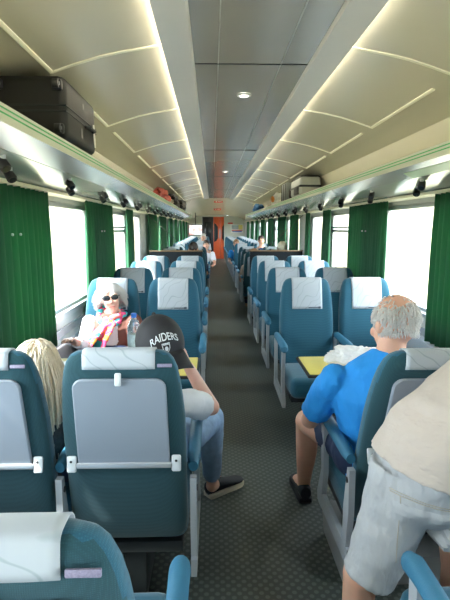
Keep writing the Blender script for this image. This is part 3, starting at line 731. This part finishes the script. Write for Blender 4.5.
# baseball cap worn with the lettering to the rear
capR = Matrix.Rotation(.0, 3, 'X')
cc = Vector((-.447, 1.965, 1.078)); cup = Vector((-.22, .16, 1)).normalized(); cfr = Vector((.34, -.90, -.1)); cfr = (cfr - cup * cfr.dot(cup)).normalized(); crt = cfr.cross(cup).normalized()
CR_ = Matrix((crt, cfr, cup)).transposed()
def dome(az, el, rr=1.0):   # az from the brim direction, el above the rim
    rx, ry, rz = .101 * rr, .109 * rr, .118 * rr
    e_ = max(-.55, el)
    return cc + CR_ @ Vector((rx * math.sin(az) * math.cos(e_), ry * math.cos(az) * math.cos(e_), rz * math.sin(e_)))
g = MB(); g.loft([[dome(2 * PI * k / 40, e_) for k in range(40)] for e_ in (-.42, -.2, 0, .25, .5, .75, 1.0, 1.2, 1.4, 1.54)]); capo = build('cap', g, M['cap'], body)
capo['label'] = 'black baseball cap with silver lettering'
g = MB(); g.ball(dome(0, 1.57, 1.01), .009); build('cap_button', g, M['cap'], capo)
g = MB(); rows = []
for i in range(21):
    a = math.radians(-52 + 104 * i / 20); base = dome(a, -.36, 1.0); ext = .085 * math.cos(a) ** .6
    rows.append([base + CR_ @ Vector((math.sin(a) * ext * .25 * j / 4, ext * j / 4, -.062 * j / 4 - .03 * (math.sin(a) ** 2) * j / 4 )) for j in range(5)])
g.loft(rows, closed=False, caps=False); o = build('brim', g, M['cap'], capo, smooth=80); md = o.modifiers.new('t', 'SOLIDIFY'); md.thickness = .004
def text_mesh(s, size=1.0):
    cu = bpy.data.curves.new('t', 'FONT'); cu.body = s; cu.size = size; cu.align_x = 'CENTER'; cu.extrude = 0; cu.offset = .012
    o = bpy.data.objects.new('t', cu); COL.objects.link(o); bpy.context.view_layer.update()
    me = bpy.data.meshes.new_from_object(o.evaluated_get(bpy.context.evaluated_depsgraph_get())); bpy.data.objects.remove(o); bpy.data.curves.remove(cu)
    bm = bmesh.new(); bm.from_mesh(me); bmesh.ops.triangulate(bm, faces=bm.faces[:]); 
    for _ in range(1): bmesh.ops.subdivide_edges(bm, edges=bm.edges[:], cuts=1)
    bmesh.ops.triangulate(bm, faces=bm.faces[:]); bm.verts.index_update()
    vs = [v.co.copy() for v in bm.verts]; fs = [[v.index for v in f.verts] for f in bm.faces]; bm.free(); bpy.data.meshes.remove(me); return vs, fs
TA = 0   # lettering centred to the left of the brim as seen from the camera
vs, fs = text_mesh('RAIDERS'); xm = max(abs(v.x) for v in vs)
def on_cap(u, v, rr):  # u right, v up in metres seen from outside
    return dome(TA - u / .105, v / .11, rr)
SGN = 1
pts = []
for v in vs:
    u = v.x / xm * .062; h = (v.y - .3) * .030 / .7
    pts.append((u, h))
g = MB(); g.add([on_cap(u * SGN, .020 + h * (1 - abs(u) * 3) - 4.0 * u * u, 1.012) for u, h in pts], fs); build('cap_lettering', g, M['silver'], capo, smooth=0, fix=False)
g = MB(); sh = [(-.017, .0), (.017, .0), (.016, -.02), (.009, -.032), (0, -.037), (-.009, -.032), (-.016, -.02)]
ctr = [(0, -.017)]; ring = []
for i in range(len(sh)):
    a_, b_ = sh[i], sh[(i + 1) % len(sh)]
    for k in range(4): ring.append((a_[0] + (b_[0] - a_[0]) * k / 4, a_[1] + (b_[1] - a_[1]) * k / 4))
def shield(sc, rr, mi): 
    q = [on_cap(-u * sc, -.002 + (v + .017) * sc - .017, rr) for u, v in ring]; c_ = on_cap(0, -.019, rr); n_ = len(q)
    g.add(q + [c_], [(i, (i + 1) % n_, n_) for i in range(n_)], mi)
shield(1.0, 1.012, 0); shield(.82, 1.018, 1)
g.add([on_cap(-.0075 * math.cos(t_ * PI / 8), -.023 + .0085 * math.sin(t_ * PI / 8), 1.026) for t_ in range(16)], [tuple(range(16))], 0)
for k in (-1, 0, 1): g.add([on_cap(-(k * .008 + dx), -.006 + dz, 1.025) for dx, dz in ((-.003, -.004), (.003, -.004), (.003, .004), (-.003, .004))], [(0, 1, 2, 3)], 0)
build('cap_shield', g, [M['silver'], M['cap']], capo, smooth=0, fix=False)

# ---- man in the blue shirt, seat A right aisle
hc = (.515, 1.93, 1.155)
g = MB(); R_, P_ = head_shape(g, hc, (-.30, 1, -.18), (.04, .05, 1), 1.04)
neck = (.49, 1.90, 1.02); shL = (.275, 1.93, .925); shR = (.625, 1.86, .925)
g.cap((.505, 1.91, 1.1), .055, neck, .06); torso(g, (.52, 2.02, .52), (.47, 1.93, .78), neck, shL, shR, 1.0, .115)
elb = (.215, 2.10, .68); wr = (.33, 2.33, .64)
g.cap(shL, .052, elb, .042); g.cap(elb, .042, wr, .028); hand_shape(g, wr, (.5, .8, -.1), (0, -.1, 1), thumb=1, curl=.6)
g.cap(shR, .052, (.705, 2.07, .70), .042); g.cap((.705, 2.07, .70), .042, (.60, 2.33, .66), .028); hand_shape(g, (.60, 2.33, .66), (-.4, .8, 0), (0, 0, 1), thumb=-1, curl=.6)
g.cap((.43, 2.05, .54), .088, (.27, 2.44, .53), .062); g.cap((.27, 2.44, .53), .060, (.285, 2.50, .34), .058); g.cap((.285, 2.50, .34), .058, (.295, 2.60, .10), .038); g.cap((.295, 2.6, .08), .038, (.28, 2.72, .045), .032)
g.cap((.61, 2.05, .54), .088, (.65, 2.44, .53), .062); g.cap((.65, 2.44, .53), .060, (.64, 2.5, .34), .058); g.cap((.64, 2.5, .34), .058, (.63, 2.56, .10), .038); g.cap((.63, 2.56, .08), .038, (.62, 2.68, .045), .032)
body = remesh('person', g, M['skin'], None, .0065)
tag(body, 'white-haired man in a bright blue t-shirt seated with his back to the camera', 'person'); eyes(P_, body, 1.04)
g = MB(); torso(g, (.52, 2.02, .50), (.47, 1.93, .78), (.495, 1.905, 1.035), shL, shR, 1.10, .120)
g.ball(shL, .064); g.ball(shR, .064); g.tube([shL, Vector(shL).lerp(Vector(elb), .78)], [.062, .068], 18); g.tube([shR, Vector(shR).lerp(Vector((.705, 2.07, .70)), .8)], [.066, .074], 18)
remesh('tshirt', g, M['blueshirt'], body, .007, 2, .007, 13)
trousers([(.61, 2.05, .55), (.43, 2.05, .55)], [(.65, 2.30, .54), (.34, 2.29, .54)], [None, None], M['navy'], 'shorts', 1.10, body)
shoe((.292, 2.62, 0), (-.05, 1, 0), body, M['shoe'], M['shoe']); shoe((.63, 2.58, 0), (0, 1, 0), body, M['shoe'])
rt = scalp(1300, 5, -.035, crown=lambda v: v.z > .5 and v.y > -.75 and random.Random(int(v.x * 9999)).random() > .10)
hair_strands('hair', P_, body, M['whitehair'], [(x, y, z, .024) for x, y, z in rt], .0021, 3, .0, .3)
# ---- lady in sunglasses, window seat facing the camera
hc = (-1.035, 3.83, 1.0)
g = MB(); R_, P_ = head_shape(g, hc, (.22, -1, -.02), (-.12, -.05, 1), .98)
neck = (-1.03, 3.87, .885); shR = (-1.20, 3.80, .80); shL = (-.85, 3.79, .805)
g.cap((-1.035, 3.85, .95), .048, neck, .05); torso(g, (-1.03, 3.70, .50), (-1.03, 3.80, .68), neck, shR, shL, .95)
wl_, wr_ = (-.99, 3.50, .615), (-1.19, 3.32, .76)
g.cap(shL, .045, (-.82, 3.66, .60), .036); g.cap((-.82, 3.66, .60), .036, wl_, .025); hand_shape(g, wl_, (-1, -.25, 0), (0, 0, 1), thumb=-1, curl=.7)
g.cap(shR, .045, (-1.20, 3.58, .68), .036); g.cap((-1.20, 3.58, .68), .036, wr_, .026); hand_shape(g, wr_, (-.05, -1, .45), (0, .5, 1), thumb=1, curl=.4)
for q in (-1.12, -.94): g.cap((q, 3.68, .53), .08, (q, 3.30, .54), .058); g.cap((q, 3.30, .54), .055, (q, 3.24, .12), .038); g.cap((q, 3.24, .08), .035, (q, 3.12, .04), .03)
body = remesh('person', g, M['skin2'], None, .0065)
tag(body, 'white-haired lady in sunglasses, bright scarf and brown cardigan facing the camera', 'person'); eyes(P_, body, .98)
g = MB(); torso(g, (-1.03, 3.70, .50), (-1.03, 3.80, .68), (-1.03, 3.86, .85), shR, shL, 1.0); remesh('white_top', g, M['whiteshirt'], body, .007, 2, .003, 16)
g = MB(); torso(g, (-1.03, 3.71, .50), (-1.03, 3.81, .68), (-1.03, 3.875, .86), shR, shL, 1.08)
g.ball(shL, .06)
g.cap(shL, .066, (-.81, 3.66, .60), .058); g.tube([(-.82, 3.66, .60), Vector((-.82, 3.66, .60)).lerp(Vector(wl_), .85)], [.05, .037], 16)
o = remesh('cardigan', g, M['cardigan'], body, .007, 2, .005, 16)
me = o.data; bm = bmesh.new(); bm.from_mesh(me)    # open front over the white top
dele = [f for f in bm.faces if (lambda c: c.y < 3.76 and -1.085 < c.x - .25 * (.8 - c.z) * 0 < -.965 and c.z < .86)(f.calc_center_median())]
bmesh.ops.delete(bm, geom=dele, context='FACES'); bm.to_mesh(me); bm.free(); md = o.modifiers.new('t', 'SOLIDIFY'); md.thickness = .004
g = MB()
g.ball(shR, .062); g.cap(shR, .06, (-1.20, 3.58, .68), .052); g.tube([(-1.20, 3.58, .68), Vector((-1.20, 3.58, .68)).lerp(Vector(wr_), .7)], [.052, .042], 16); g.ball((-1.2, 3.58, .68), .052); remesh('sleeve', g, M['whiteshirt'], body, .007, 2, .003, 16)
sc_m = mat('scarf_print', (.8, .1, .25), .8); nt = sc_m.node_tree; v_ = nt.nodes.new('ShaderNodeTexNoise'); v_.inputs['Scale'].default_value = 9; v_.inputs['Detail'].default_value = 1
tcn = nt.nodes.new('ShaderNodeTexCoord'); nt.links.new(tcn.outputs['Object'], v_.inputs['Vector']); cr = nt.nodes.new('ShaderNodeValToRGB'); cr.color_ramp.interpolation = 'CONSTANT'; el = cr.color_ramp.elements
el[0].position = 0; el[0].color = (.05, .55, .6, 1); el[1].position = .45; el[1].color = (.75, .08, .22, 1)
for p_, c_ in ((.52, (.85, .33, .05, 1)), (.56, (.80, .12, .30, 1)), (.62, (.78, .6, .6, 1))): e_ = el.new(p_); e_.color = c_
nt.links.new(v_.outputs['Fac'], cr.inputs[0]); nt.links.new(cr.outputs[0], nt.nodes['Principled BSDF'].inputs['Base Color'])
g = MB(); sc_pts = []
for k in range(24):
    a = 2 * PI * k / 23; sc_pts.append((-1.03 + .098 * math.sin(a), 3.82 - .085 * math.cos(a), .865 + .018 * math.sin(2 * a) - .03 * math.cos(a)))
g.tube(sc_pts, .026, 10); g.tube([(-1.03 + .09 * math.sin(2 * PI * k / 23), 3.80 - .095 * math.cos(2 * PI * k / 23), .83 - .03 * math.cos(2 * PI * k / 23)) for k in range(24)], .024, 10)
g.tube([(-1.0, 3.72, .82), (-1.03, 3.68, .76), (-1.08, 3.64, .68), (-1.10, 3.62, .60)], [.03, .045, .06, .065], 12, flat=.4)
g.tube([(-1.05, 3.72, .82), (-1.10, 3.66, .76), (-1.15, 3.60, .70), (-1.17, 3.55, .66)], [.03, .045, .055, .055], 12, flat=.4)
remesh('scarf', g, sc_m, body, .006, 2, .006, 30)
trousers([(-1.11, 3.68, .54), (-.95, 3.68, .54)], [(-1.12, 3.30, .54), (-.94, 3.30, .54)], [(-1.12, 3.24, .12), (-.94, 3.24, .12)], M['navy'], 'trousers', .95, body, .01)
shoe((-1.12, 3.2, 0), (0, -1, 0), body, M['shoe']); shoe((-.94, 3.2, 0), (0, -1, 0), body, M['shoe'])
rt = scalp(1000, 9, -.03); hair_strands('hair', P_, body, M['whitehair'], [(x, y, z, .115 if z < .075 else .15) for x, y, z in rt], .0028, 4, .0, .15, .45)
g = MB()
for q in (-1, 1):
    g.ball(P_(q * .032, .104, .012), (.029, .009, .023), rot=R_.to_euler()); g.tube([P_(q * .058, .098, .016), P_(q * .078, .04, .014), P_(q * .082, -.01, .008)], .0035, 6)
g.tube([P_(-.01, .108, .018), P_(.01, .108, .018)], .004, 6); build('sunglasses', g, M['darkglass'], body)

# ---- long-haired blond passenger, window seat behind the boy
hc = (-.965, 1.98, .965)
g = MB(); R_, P_ = head_shape(g, hc, (-.1, 1, -.12), (.1, .1, 1), .98)
neck = (-.975, 1.95, .86); shL = (-1.13, 1.95, .77); shR = (-.79, 1.93, .77)
g.cap((-.97, 1.96, .93), .048, neck, .05); torso(g, (-1.0, 1.99, .50), (-.98, 1.95, .65), neck, shL, shR, .92)
g.cap(shR, .04, (-.765, 2.05, .60), .034); g.cap((-.765, 2.05, .60), .034, (-.80, 2.29, .62), .024); hand_shape(g, (-.80, 2.29, .62), (-.3, 1, .1), (0, 0, 1), thumb=-1)
g.cap(shL, .04, (-1.18, 2.08, .58), .034); g.cap((-1.18, 2.08, .58), .034, (-1.08, 2.30, .60), .024); hand_shape(g, (-1.08, 2.30, .60), (.3, 1, .1), (0, 0, 1), thumb=1)
for q in (-1.10, -.92): g.cap((q, 2.02, .53), .08, (q, 2.42, .53), .058); g.cap((q, 2.42, .53), .055, (q, 2.46, .12), .036); g.cap((q, 2.46, .08), .036, (q, 2.58, .04), .03)
body = remesh('person', g, M['skin2'], None, .0075); eyes(P_, body)
tag(body, 'passenger with long pale blond hair seated by the window, seen from behind', 'person')
g = MB(); torso(g, (-1.0, 1.99, .52), (-.98, 1.95, .65), (-.955, 1.95, .80), shL, shR, 1.02); g.ball(shR, .05); g.ball(shL, .05)
remesh('dark_top', g, mat('patterned_top', (.05, .05, .055), .8, var=.9, vscale=60), body, .008)
trousers([(-1.1, 2.02, .54), (-.92, 2.02, .54)], [(-1.1, 2.42, .54), (-.92, 2.42, .54)], [(-1.1, 2.46, .12), (-.92, 2.46, .12)], M['navy'], 'trousers', .95, body, .01)
shoe((-1.1, 2.5, 0), (0, 1, 0), body, M['shoe']); shoe((-.92, 2.5, 0), (0, 1, 0), body, M['shoe'])
rt = scalp(1300, 19, -.02); rn = random.Random(3)
hair_strands('hair', P_, body, M['blond'], [(x, y, z, rn.uniform(.30, .42) + (.08 if z > .06 else 0)) for x, y, z in rt], .0034, 8, .006, .07)

# ---- person standing at the right, leaning over the seats
g = MB(); hip = Vector((.48, 1.42, .85)); chest = Vector((.88, 1.40, 1.24)); head = Vector((1.12, 1.40, 1.50))
R_, P_ = head_shape(g, head, (.55, -.4, -.55), (.7, 0, 1))
d = (chest - hip).normalized(); sx_ = Vector((-.15, -.2, .0))
shA = chest + Vector((.0, -.19, .03)); shB = chest + Vector((.0, .19, .03)); neck = chest + d * .13
g.cap(head, .055, neck, .06); torso(g, hip + Vector((.05, 0, 0)), hip.lerp(chest, .75), neck, shA, shB, .85)
g.cap(shA, .05, (1.0, 1.22, 1.18), .04); g.cap((1.0, 1.22, 1.18), .04, (1.12, 1.0, 1.14), .028); hand_shape(g, (1.12, 1.0, 1.14), (.3, -1, 0), (0, 0, 1))
g.cap(shB, .05, (1.1, 1.48, 1.1), .04); g.cap((1.1, 1.48, 1.1), .04, (1.2, 1.42, .86), .028); hand_shape(g, (1.2, 1.42, .86), (.2, -.1, -1), (1, 0, 0))
g.cap((.39, 1.42, .80), .085, (.255, 1.43, .42), .060); g.cap((.255, 1.43, .42), .058, (.25, 1.48, .09), .038); g.cap((.25, 1.48, .06), .038, (.24, 1.60, .04), .03)
g.cap((.56, 1.44, .80), .085, (.60, 1.46, .43), .062); g.cap((.60, 1.46, .43), .060, (.60, 1.49, .09), .038); g.cap((.60, 1.49, .06), .038, (.60, 1.60, .04), .03)
body = remesh('person', g, M['skin'], None, .0075); eyes(P_, body)
tag(body, 'person in cream shirt and pale shorts standing, leaning over the seats on the right', 'person')
g = MB()
def ering(c, ax, a, b_, th=(0, 1, 0), n=28):
    ax = Vector(ax).normalized(); y = Vector(th); y = (y - ax * y.dot(ax)).normalized(); x = y.cross(ax)
    return [Vector(c) + x * (a * math.cos(2 * PI * k / n)) + y * (b_ * math.sin(2 * PI * k / n)) for k in range(n)]
g.loft([ering((.475, 1.42, .80), (.25, 0, 1), .208, .200), ering((.51, 1.42, .865), (.6, 0, 1), .205, .200), ering((.61, 1.41, .965), d, .195, .185), ering((.74, 1.40, 1.10), d, .19, .195), ering(chest, d, .165, .22), ering(chest + d * .08, d, .09, .12)])
for s_, e_ in ((shA, Vector((1.0, 1.22, 1.18))), (shB, Vector((1.1, 1.48, 1.1)))): g.ball(s_, .07); g.tube([s_, s_.lerp(e_, .8)], [.07, .068], 16)
remesh('shirt', g, M['creamshirt'], body, .007, 1, .008, 8)
g = MB()
g.loft([ering((.52, 1.42, .90), (.3, 0, 1), .11, .11), ering((.49, 1.42, .84), (.2, 0, 1), .155, .15), ering((.47, 1.425, .78), (.1, 0, 1), .185, .165), ering((.47, 1.43, .71), (0, 0, 1), .19, .155), ering((.46, 1.43, .64), (0, 0, 1), .16, .10)])
g.tube([(.385, 1.42, .80), (.345, 1.42, .62), (.272, 1.42, .425)], [.115, .10, .084], 24); g.tube([(.56, 1.43, .80), (.60, 1.43, .66), (.61, 1.44, .56)], [.115, .11, .108], 24)
shorts = remesh('shorts', g, M['shorts'], body, .007, 2, .009, 9)
from mathutils.bvhtree import BVHTree
_m = shorts.data; _bv = BVHTree.FromPolygons([tuple(v.co + body.location) for v in _m.vertices], [tuple(p.vertices) for p in _m.polygons])
def on_shorts(x, z, off):
    h, nn, _i, _d = _bv.ray_cast(Vector((x, .9, z)), Vector((0, 1, 0)))
    return (h.x, h.y - off, h.z) if h else (x, 1.29 - off, z)
g = MB(); rows = []
for j in range(9):
    v_ = j / 8; rows.append([on_shorts(.315 + .19 * i / 14 - .05 * v_ * 0 + (v_ - .5) * .03, .735 - .03 * i / 14 - .115 * v_, .0035 if (0 < i < 14 and 0 < j < 8) else 0) for i in range(15)])
g.loft(rows, closed=False, caps=False)
rows = []
for j in range(4):
    v_ = j / 3; rows.append([on_shorts(.308 + .205 * i / 14, .745 - .03 * i / 14 - .035 * v_, .009 if (0 < i < 14 and 0 < j < 4) else 0) for i in range(15)])
g.loft(rows, closed=False, caps=False); build('cargo_pocket', g, M['shorts'], body, smooth=60, fix=False)
for pts_ in ([(.325 - .0 * t,   .80 - .037 * t) for t in range(1, 8)], [(.30 + .02 * t, .775 - .004 * t) for t in range(12)], [(.30 + .02 * t, .768 - .004 * t) for t in range(12)]):
    g = MB(); g.tube([on_shorts(x_ if pts_[0][1] != .80 else .33 - .011 * k_, z_, .0012) for k_, (x_, z_) in enumerate(pts_)], .0016, 6); build('seam', g, M['seam'], body)
g = MB(); g.ball((1.1 - .03, 1.40, 1.60), (.1, .1, .09)); remesh('hair', g, M['darkhair'], body, .012)
shoe((.25, 1.50, 0), (-.05, 1, 0), body, M['shoe']); shoe((.60, 1.50, 0), (.05, 1, 0), body, M['shoe'])

# ---- small distant passengers
def far_person(x, y, z, face, hair, shirt, label, lean=(0, 0), skin='skin', long=False):
    f = Vector((0, face, 0)); lx, ly = lean
    hc = Vector((x + lx, y + ly, z)); nk = hc - Vector((lx * .25, ly * .2, .13)); ch = Vector((x + lx * .5, y + ly * .4, z - .40)); pv = Vector((x, y, .56)); sL = nk + Vector((-.18, 0, -.09)); sR = nk + Vector((.18, 0, -.09))
    g = MB(); R2, P2 = head_shape(g, hc, (.1, face, -.1), (0, 0, 1)); g.cap(hc - Vector((0, 0, .05)), .05, nk, .055); torso(g, pv, ch, nk, sL, sR, .95)
    for s_, q in ((sL, -1), (sR, 1)):
        e_ = s_ + Vector((q * .05, face * .12, -.24)); w2 = e_ + Vector((-q * .04, face * .22, -.02)); g.cap(s_, .045, e_, .036); g.cap(e_, .036, w2, .025); hand_shape(g, w2, (0, face, 0), (0, 0, 1), thumb=-q * face)
        k_ = Vector((x + q * .09, y + face * .42, .54)); g.cap((x + q * .09, y, .55), .08, k_, .058); g.cap(k_, .055, k_ + Vector((0, face * .03, -.44)), .036); g.cap(k_ + Vector((0, face * .03, -.47)), .036, k_ + Vector((0, face * .15, -.49)), .03)
    body = remesh('person', g, M[skin], None, .012, 1); tag(body, label, 'person')
    g = MB(); torso(g, pv, ch, nk - Vector((0, 0, .035)), sL, sR, 1.05)
    for s_, q in ((sL, -1), (sR, 1)): e_ = s_ + Vector((q * .05, face * .12, -.24)); g.ball(s_, .06); g.tube([s_, s_.lerp(e_, .7)], [.06, .06], 14)
    remesh('shirt', g, M[shirt], body, .012, 1)
    trousers([(x - .09, y, .55), (x + .09, y, .55)], [(x - .09, y + face * .42, .54), (x + .09, y + face * .42, .54)], [(x - .09, y + face * .45, .10), (x + .09, y + face * .45, .10)], M['navy'], 'trousers', .95, body, .014)
    g = MB(); g.ball(P2(0, -.02, .035), (.086, .098, .098), rot=R2.to_euler()); 
    if long: g.ball(P2(0, -.05, -.05), (.08, .05, .1), rot=R2.to_euler())
    remesh('hair', g, M[hair], body, .01, 1, .006, 30)
far_person(-.56, 8.72, 1.16, 1, 'darkhair', 'navy', 'dark-haired passenger facing away, left aisle seat just past the partition')
far_person(-.47, 12.32, 1.10, -1, 'darkhair', 'whiteshirt', 'dark-haired passenger in white leaning into the aisle, far left side', (.10, -.05))
far_person(-.56, 15.30, 1.22, -1, 'whitehair', 'whiteshirt', 'pale-haired passenger in white far down the left side near the screen', (.06, 0))
far_person(.53, 8.74, 1.04, 1, 'brownhair', 'creamshirt', 'passenger low in the right aisle seat just past the dark partition')
far_person(1.03, 8.72, 1.17, 1, 'blond', 'creamshirt', 'tan-haired passenger by the window, right side just past the partition')
far_person(1.03, 12.28, 1.21, -1, 'darkhair', 'navy', 'dark-haired passenger facing the camera by a right-hand window', (-.02, 0))
far_person(.55, 13.25, 1.10, -1, 'brownhair', 'blueshirt', 'brown-haired passenger in blue leaning into the aisle, far right side', (-.12, -.05))

bpy.data.scenes.remove(WORK)
# ------------------------------------------------------------------ things on the tables
def crumple(name, c, r, m, seed, parent=None, amp=.35):
    bm = bmesh.new(); bmesh.ops.create_icosphere(bm, subdivisions=5, radius=1)
    for v in bm.verts:
        q = v.co.normalized(); k = 1 + amp * noise.fractal(q * 1.6 + Vector((seed, 0, 0)), 1, 2, 4) + .05 * noise.noise(q * 9)
        v.co = Vector((q.x * r[0] * k, q.y * r[1] * k, max(q.z * r[2] * k, -r[2] * .55)))
    g = MB(); bm.verts.index_update(); zm = min(v.co.z for v in bm.verts)
    g.add([v.co + Vector((c[0], c[1], c[2] - zm)) for v in bm.verts], [[v.index for v in f.verts] for f in bm.faces]); bm.free()
    return build(name, g, m, parent, smooth=60)
o = crumple('plastic_bag', (.66, 2.84, TZ + .001), (.18, .12, .07), M['plasticbag'], 2); tag(o, 'crumpled white plastic bag lying on the yellow right-hand table', 'bag')
g = MB(); 
g.add([(.76, 2.80, TZ + .002), (.84, 2.70, TZ + .002), (1.0, 2.90, TZ + .002), (.86, 2.98, TZ + .002), (.80, 2.88, TZ + .13), (.92, 2.80, TZ + .11)], [(0, 1, 5, 4), (1, 2, 5), (2, 3, 4, 5), (3, 0, 4), (3, 2, 1, 0)])
tag(build('paper_bag', g, M['white'], smooth=0), 'folded white paper packet on the table behind the crumpled plastic bag', 'paper bag')
# water bottle
t = thing('water_bottle', 'clear plastic water bottle with blue cap on the left-hand table', 'bottle', (-.705, 2.90, TZ))
plas = mat('bottle_plastic', (.75, .85, .92), .08); plas.node_tree.nodes['Principled BSDF'].inputs['Transmission Weight'].default_value = .75; plas.node_tree.nodes['Principled BSDF'].inputs['IOR'].default_value = 1.3
g = MB(); g.lathe((-.705, 2.90, TZ), [(.030, 0), (.040, .006), (.042, .03), (.040, .05), (.042, .07), (.042, .09), (.040, .10), (.040, .19), (.042, .20), (.042, .215), (.038, .235), (.026, .262), (.015, .28), (.014, .292)], 24); build('bottle_body', g, plas, t)
g = MB(); g.lathe((-.705, 2.90, TZ), [(.0412, .105), (.0412, .185)], 24); build('bottle_label', g, mat('bottle_label', (.45, .58, .8), .4, var=.6, vscale=40), t)
g = MB(); g.lathe((-.705, 2.90, TZ), [(.0165, .284), (.0165, .308), (.013, .31)], 20); build('bottle_cap', g, mat('blue_cap', (.03, .18, .7), .35), t)
# magazines and oddments on the left table
def sheet(name, x, y, z, w_, h_, rz, th, m, label, cat):
    g = MB(); g.box((x, y, z + th / 2 + .0005), (w_, h_, th), rot=(0, 0, rz)); return tag(build(name, g, m, smooth=0), label, cat)
mag = mat('magazine_print', (.6, .62, .66), .35, var=.5, vscale=16)
sheet('magazine', -1.02, 2.82, TZ, .21, .28, .4, .006, mag, 'grey printed magazine lying open on the left-hand table', 'magazine')
sheet('paper_sheet', -.84, 2.78, TZ, .17, .24, -.3, .002, M['white'], 'plain white paper sheet on the left-hand table beside the magazine', 'paper')
g = MB(); g.box((-.80, 2.72, TZ + .016), (.06, .035, .022), rot=(0, 0, .4), bev=.006); tag(build('red_packet', g, M['redsign']), 'small red packet lying on the white paper, left-hand table', 'packet')
g = MB(); g.lathe((-.75, 2.96, TZ), [(.028, 0), (.034, .07), (.035, .072)], 20); o = build('paper_cup', g, M['redsign']); tag(o, 'small red and white cup beside the water bottle, left-hand table', 'cup')
g = MB(); g.lathe((-.75, 2.96, TZ), [(.0368, .07), (.0368, .078)], 20); build('cup_lid', g, M['white'], o)
t = thing('handbag', 'small dark and pink bag resting on the window ledge by the lady', 'bag', (-1.2, 3.05, .75))

bpy.data.objects.remove(t)

# ------------------------------------------------------------------ luggage
RZ = 1.966
t = thing('suitcase', 'large black soft-sided suitcase lying on the left luggage rack', 'suitcase', (-1.14, 2.8, RZ))
g = MB(); g.box((-1.12, 2.81, RZ + .165), (.36, .62, .30), bev=.04, seg=4); build('shell', g, M['case'], t)
g = MB()
for q, k in ((.145, 0), (.172, 0)): g.box((-1.12, 2.81, RZ + q), (.366, .626, .008), bev=.003)
build('zipper', g, M['darkmetal'], t)
for dz in (.06, .265):
    for x in (-.975, -1.26):
        g = MB(); g.box((x, 2.492, RZ + dz), (.05, .03, .05), bev=.010); wd = build('wheel_housing', g, M['black'], t)
        g = MB(); g.tube([(x - .014, 2.472, RZ + dz), (x + .014, 2.472, RZ + dz)], .022, 16); g.tube([(x - .018, 2.472, RZ + dz), (x + .018, 2.472, RZ + dz)], .009, 10, mi=1); build('wheel', g, [M['rubber'], M['alu']], wd)
g = MB(); g.tube([(-.938, 2.86, RZ + .14), (-.918, 2.88, RZ + .14), (-.918, 3.0, RZ + .14), (-.938, 3.02, RZ + .14)], .009, 10); build('carry_handle', g, M['black'], t)
g = MB(); g.box((-.932, 3.04, RZ + .12), (.003, .03, .13), rot=(.15, 0, 0)); build('luggage_tag', g, M['white'], t)
g = MB(); g.box((-.9385, 2.78, RZ + .09), (.002, .012, .05)); g.box((-.9385, 2.83, RZ + .24), (.002, .012, .03)); build('badge', g, M['alu'], t)
# right rack: silver case, grey bag, white bag, blue bag
t = thing('silver_suitcase', 'grey and silver suitcase with black top on the right luggage rack', 'suitcase', (1.14, 7.25, RZ))
g = MB(); g.box((1.14, 7.25, RZ + .15), (.30, .80, .26), bev=.05, seg=4); build('shell', g, mat('silver_shell', (.38, .40, .38), .4, metal=.2, var=.1), t)
g = MB(); g.box((1.14, 7.25, RZ + .272), (.28, .74, .045), bev=.02); build('top_cover', g, M['case'], t)
g = MB(); g.box((1.14, 7.25, RZ + .15), (.308, .81, .03), bev=.008); build('zipper', g, M['darkmetal'], t)
g = MB(); g.box((.988, 7.1, RZ + .09), (.03, .34, .10), bev=.012); build('front_pocket', g, M['case'], t)
t = thing('grey_bag', 'upright grey hard case on the right rack beyond the silver suitcase', 'suitcase', (1.14, 8.25, RZ))
g = MB(); g.box((1.12, 8.25, RZ + .15), (.30, .55, .30), bev=.03, rot=(0, -.0, 0), seg=3); build('shell', g, mat('grey_shell', (.20, .22, .22), .45, var=.1), t)
for dy in (-.2, 0, .2):
    g = MB(); g.box((.968, 8.25 + dy, RZ + .15), (.012, .03, .26), bev=.004); build('strap', g, M['case'], t)
g = MB(); g.box((1.12, 7.80, RZ + .10), (.26, .16, .19), bev=.05, seg=3); o = build('black_pouch', g, M['case']); tag(o, 'small black bag wedged between the silver and grey cases, right rack', 'bag')
o = crumple('white_carrier', (1.10, 9.9, RZ + .002), (.13, .24, .16), mat('carrier_white', (.75, .75, .72), .5, var=.1, vscale=20), 6); tag(o, 'white carrier bag with an orange patch on the right luggage rack', 'bag')
g = MB(); g.ball((.985, 9.82, RZ + .13), (.04, .09, .06)); build('orange_patch', g, mat('bag_orange', (.75, .25, .04), .5), o)
o = crumple('blue_bag', (1.10, 14.0, RZ + .002), (.15, .45, .15), mat('bag_blue', (.03, .16, .42), .6, var=.5, vscale=6), 9); tag(o, 'blue and dark holdall far along the right luggage rack', 'bag')
g = MB(); g.ball((1.02, 14.3, RZ + .20), (.05, .16, .04)); build('yellow_cloth', g, M['yellow'], o)
o = crumple('red_bag', (-1.12, 8.6, RZ + .002), (.15, .65, .15), mat('bag_red', (.48, .07, .04), .6, var=.5, vscale=7), 12); tag(o, 'red holdall on the left luggage rack', 'bag')
o = crumple('cream_bag', (-1.12, 9.85, RZ + .002), (.13, .25, .10), mat('bag_cream', (.5, .45, .35), .6, var=.3), 14); tag(o, 'small cream bundle behind the red holdall, left rack', 'bag')
o = crumple('black_bag', (-1.11, 11.0, RZ + .002), (.15, .55, .20), M['case'], 16); tag(o, 'black bag next after the cream bundle on the left rack', 'bag')
o = crumple('dark_backpack', (-1.10, 13.6, RZ + .002), (.16, .70, .20), M['case'], 18); tag(o, 'dark rucksack farthest along the left luggage rack', 'bag')
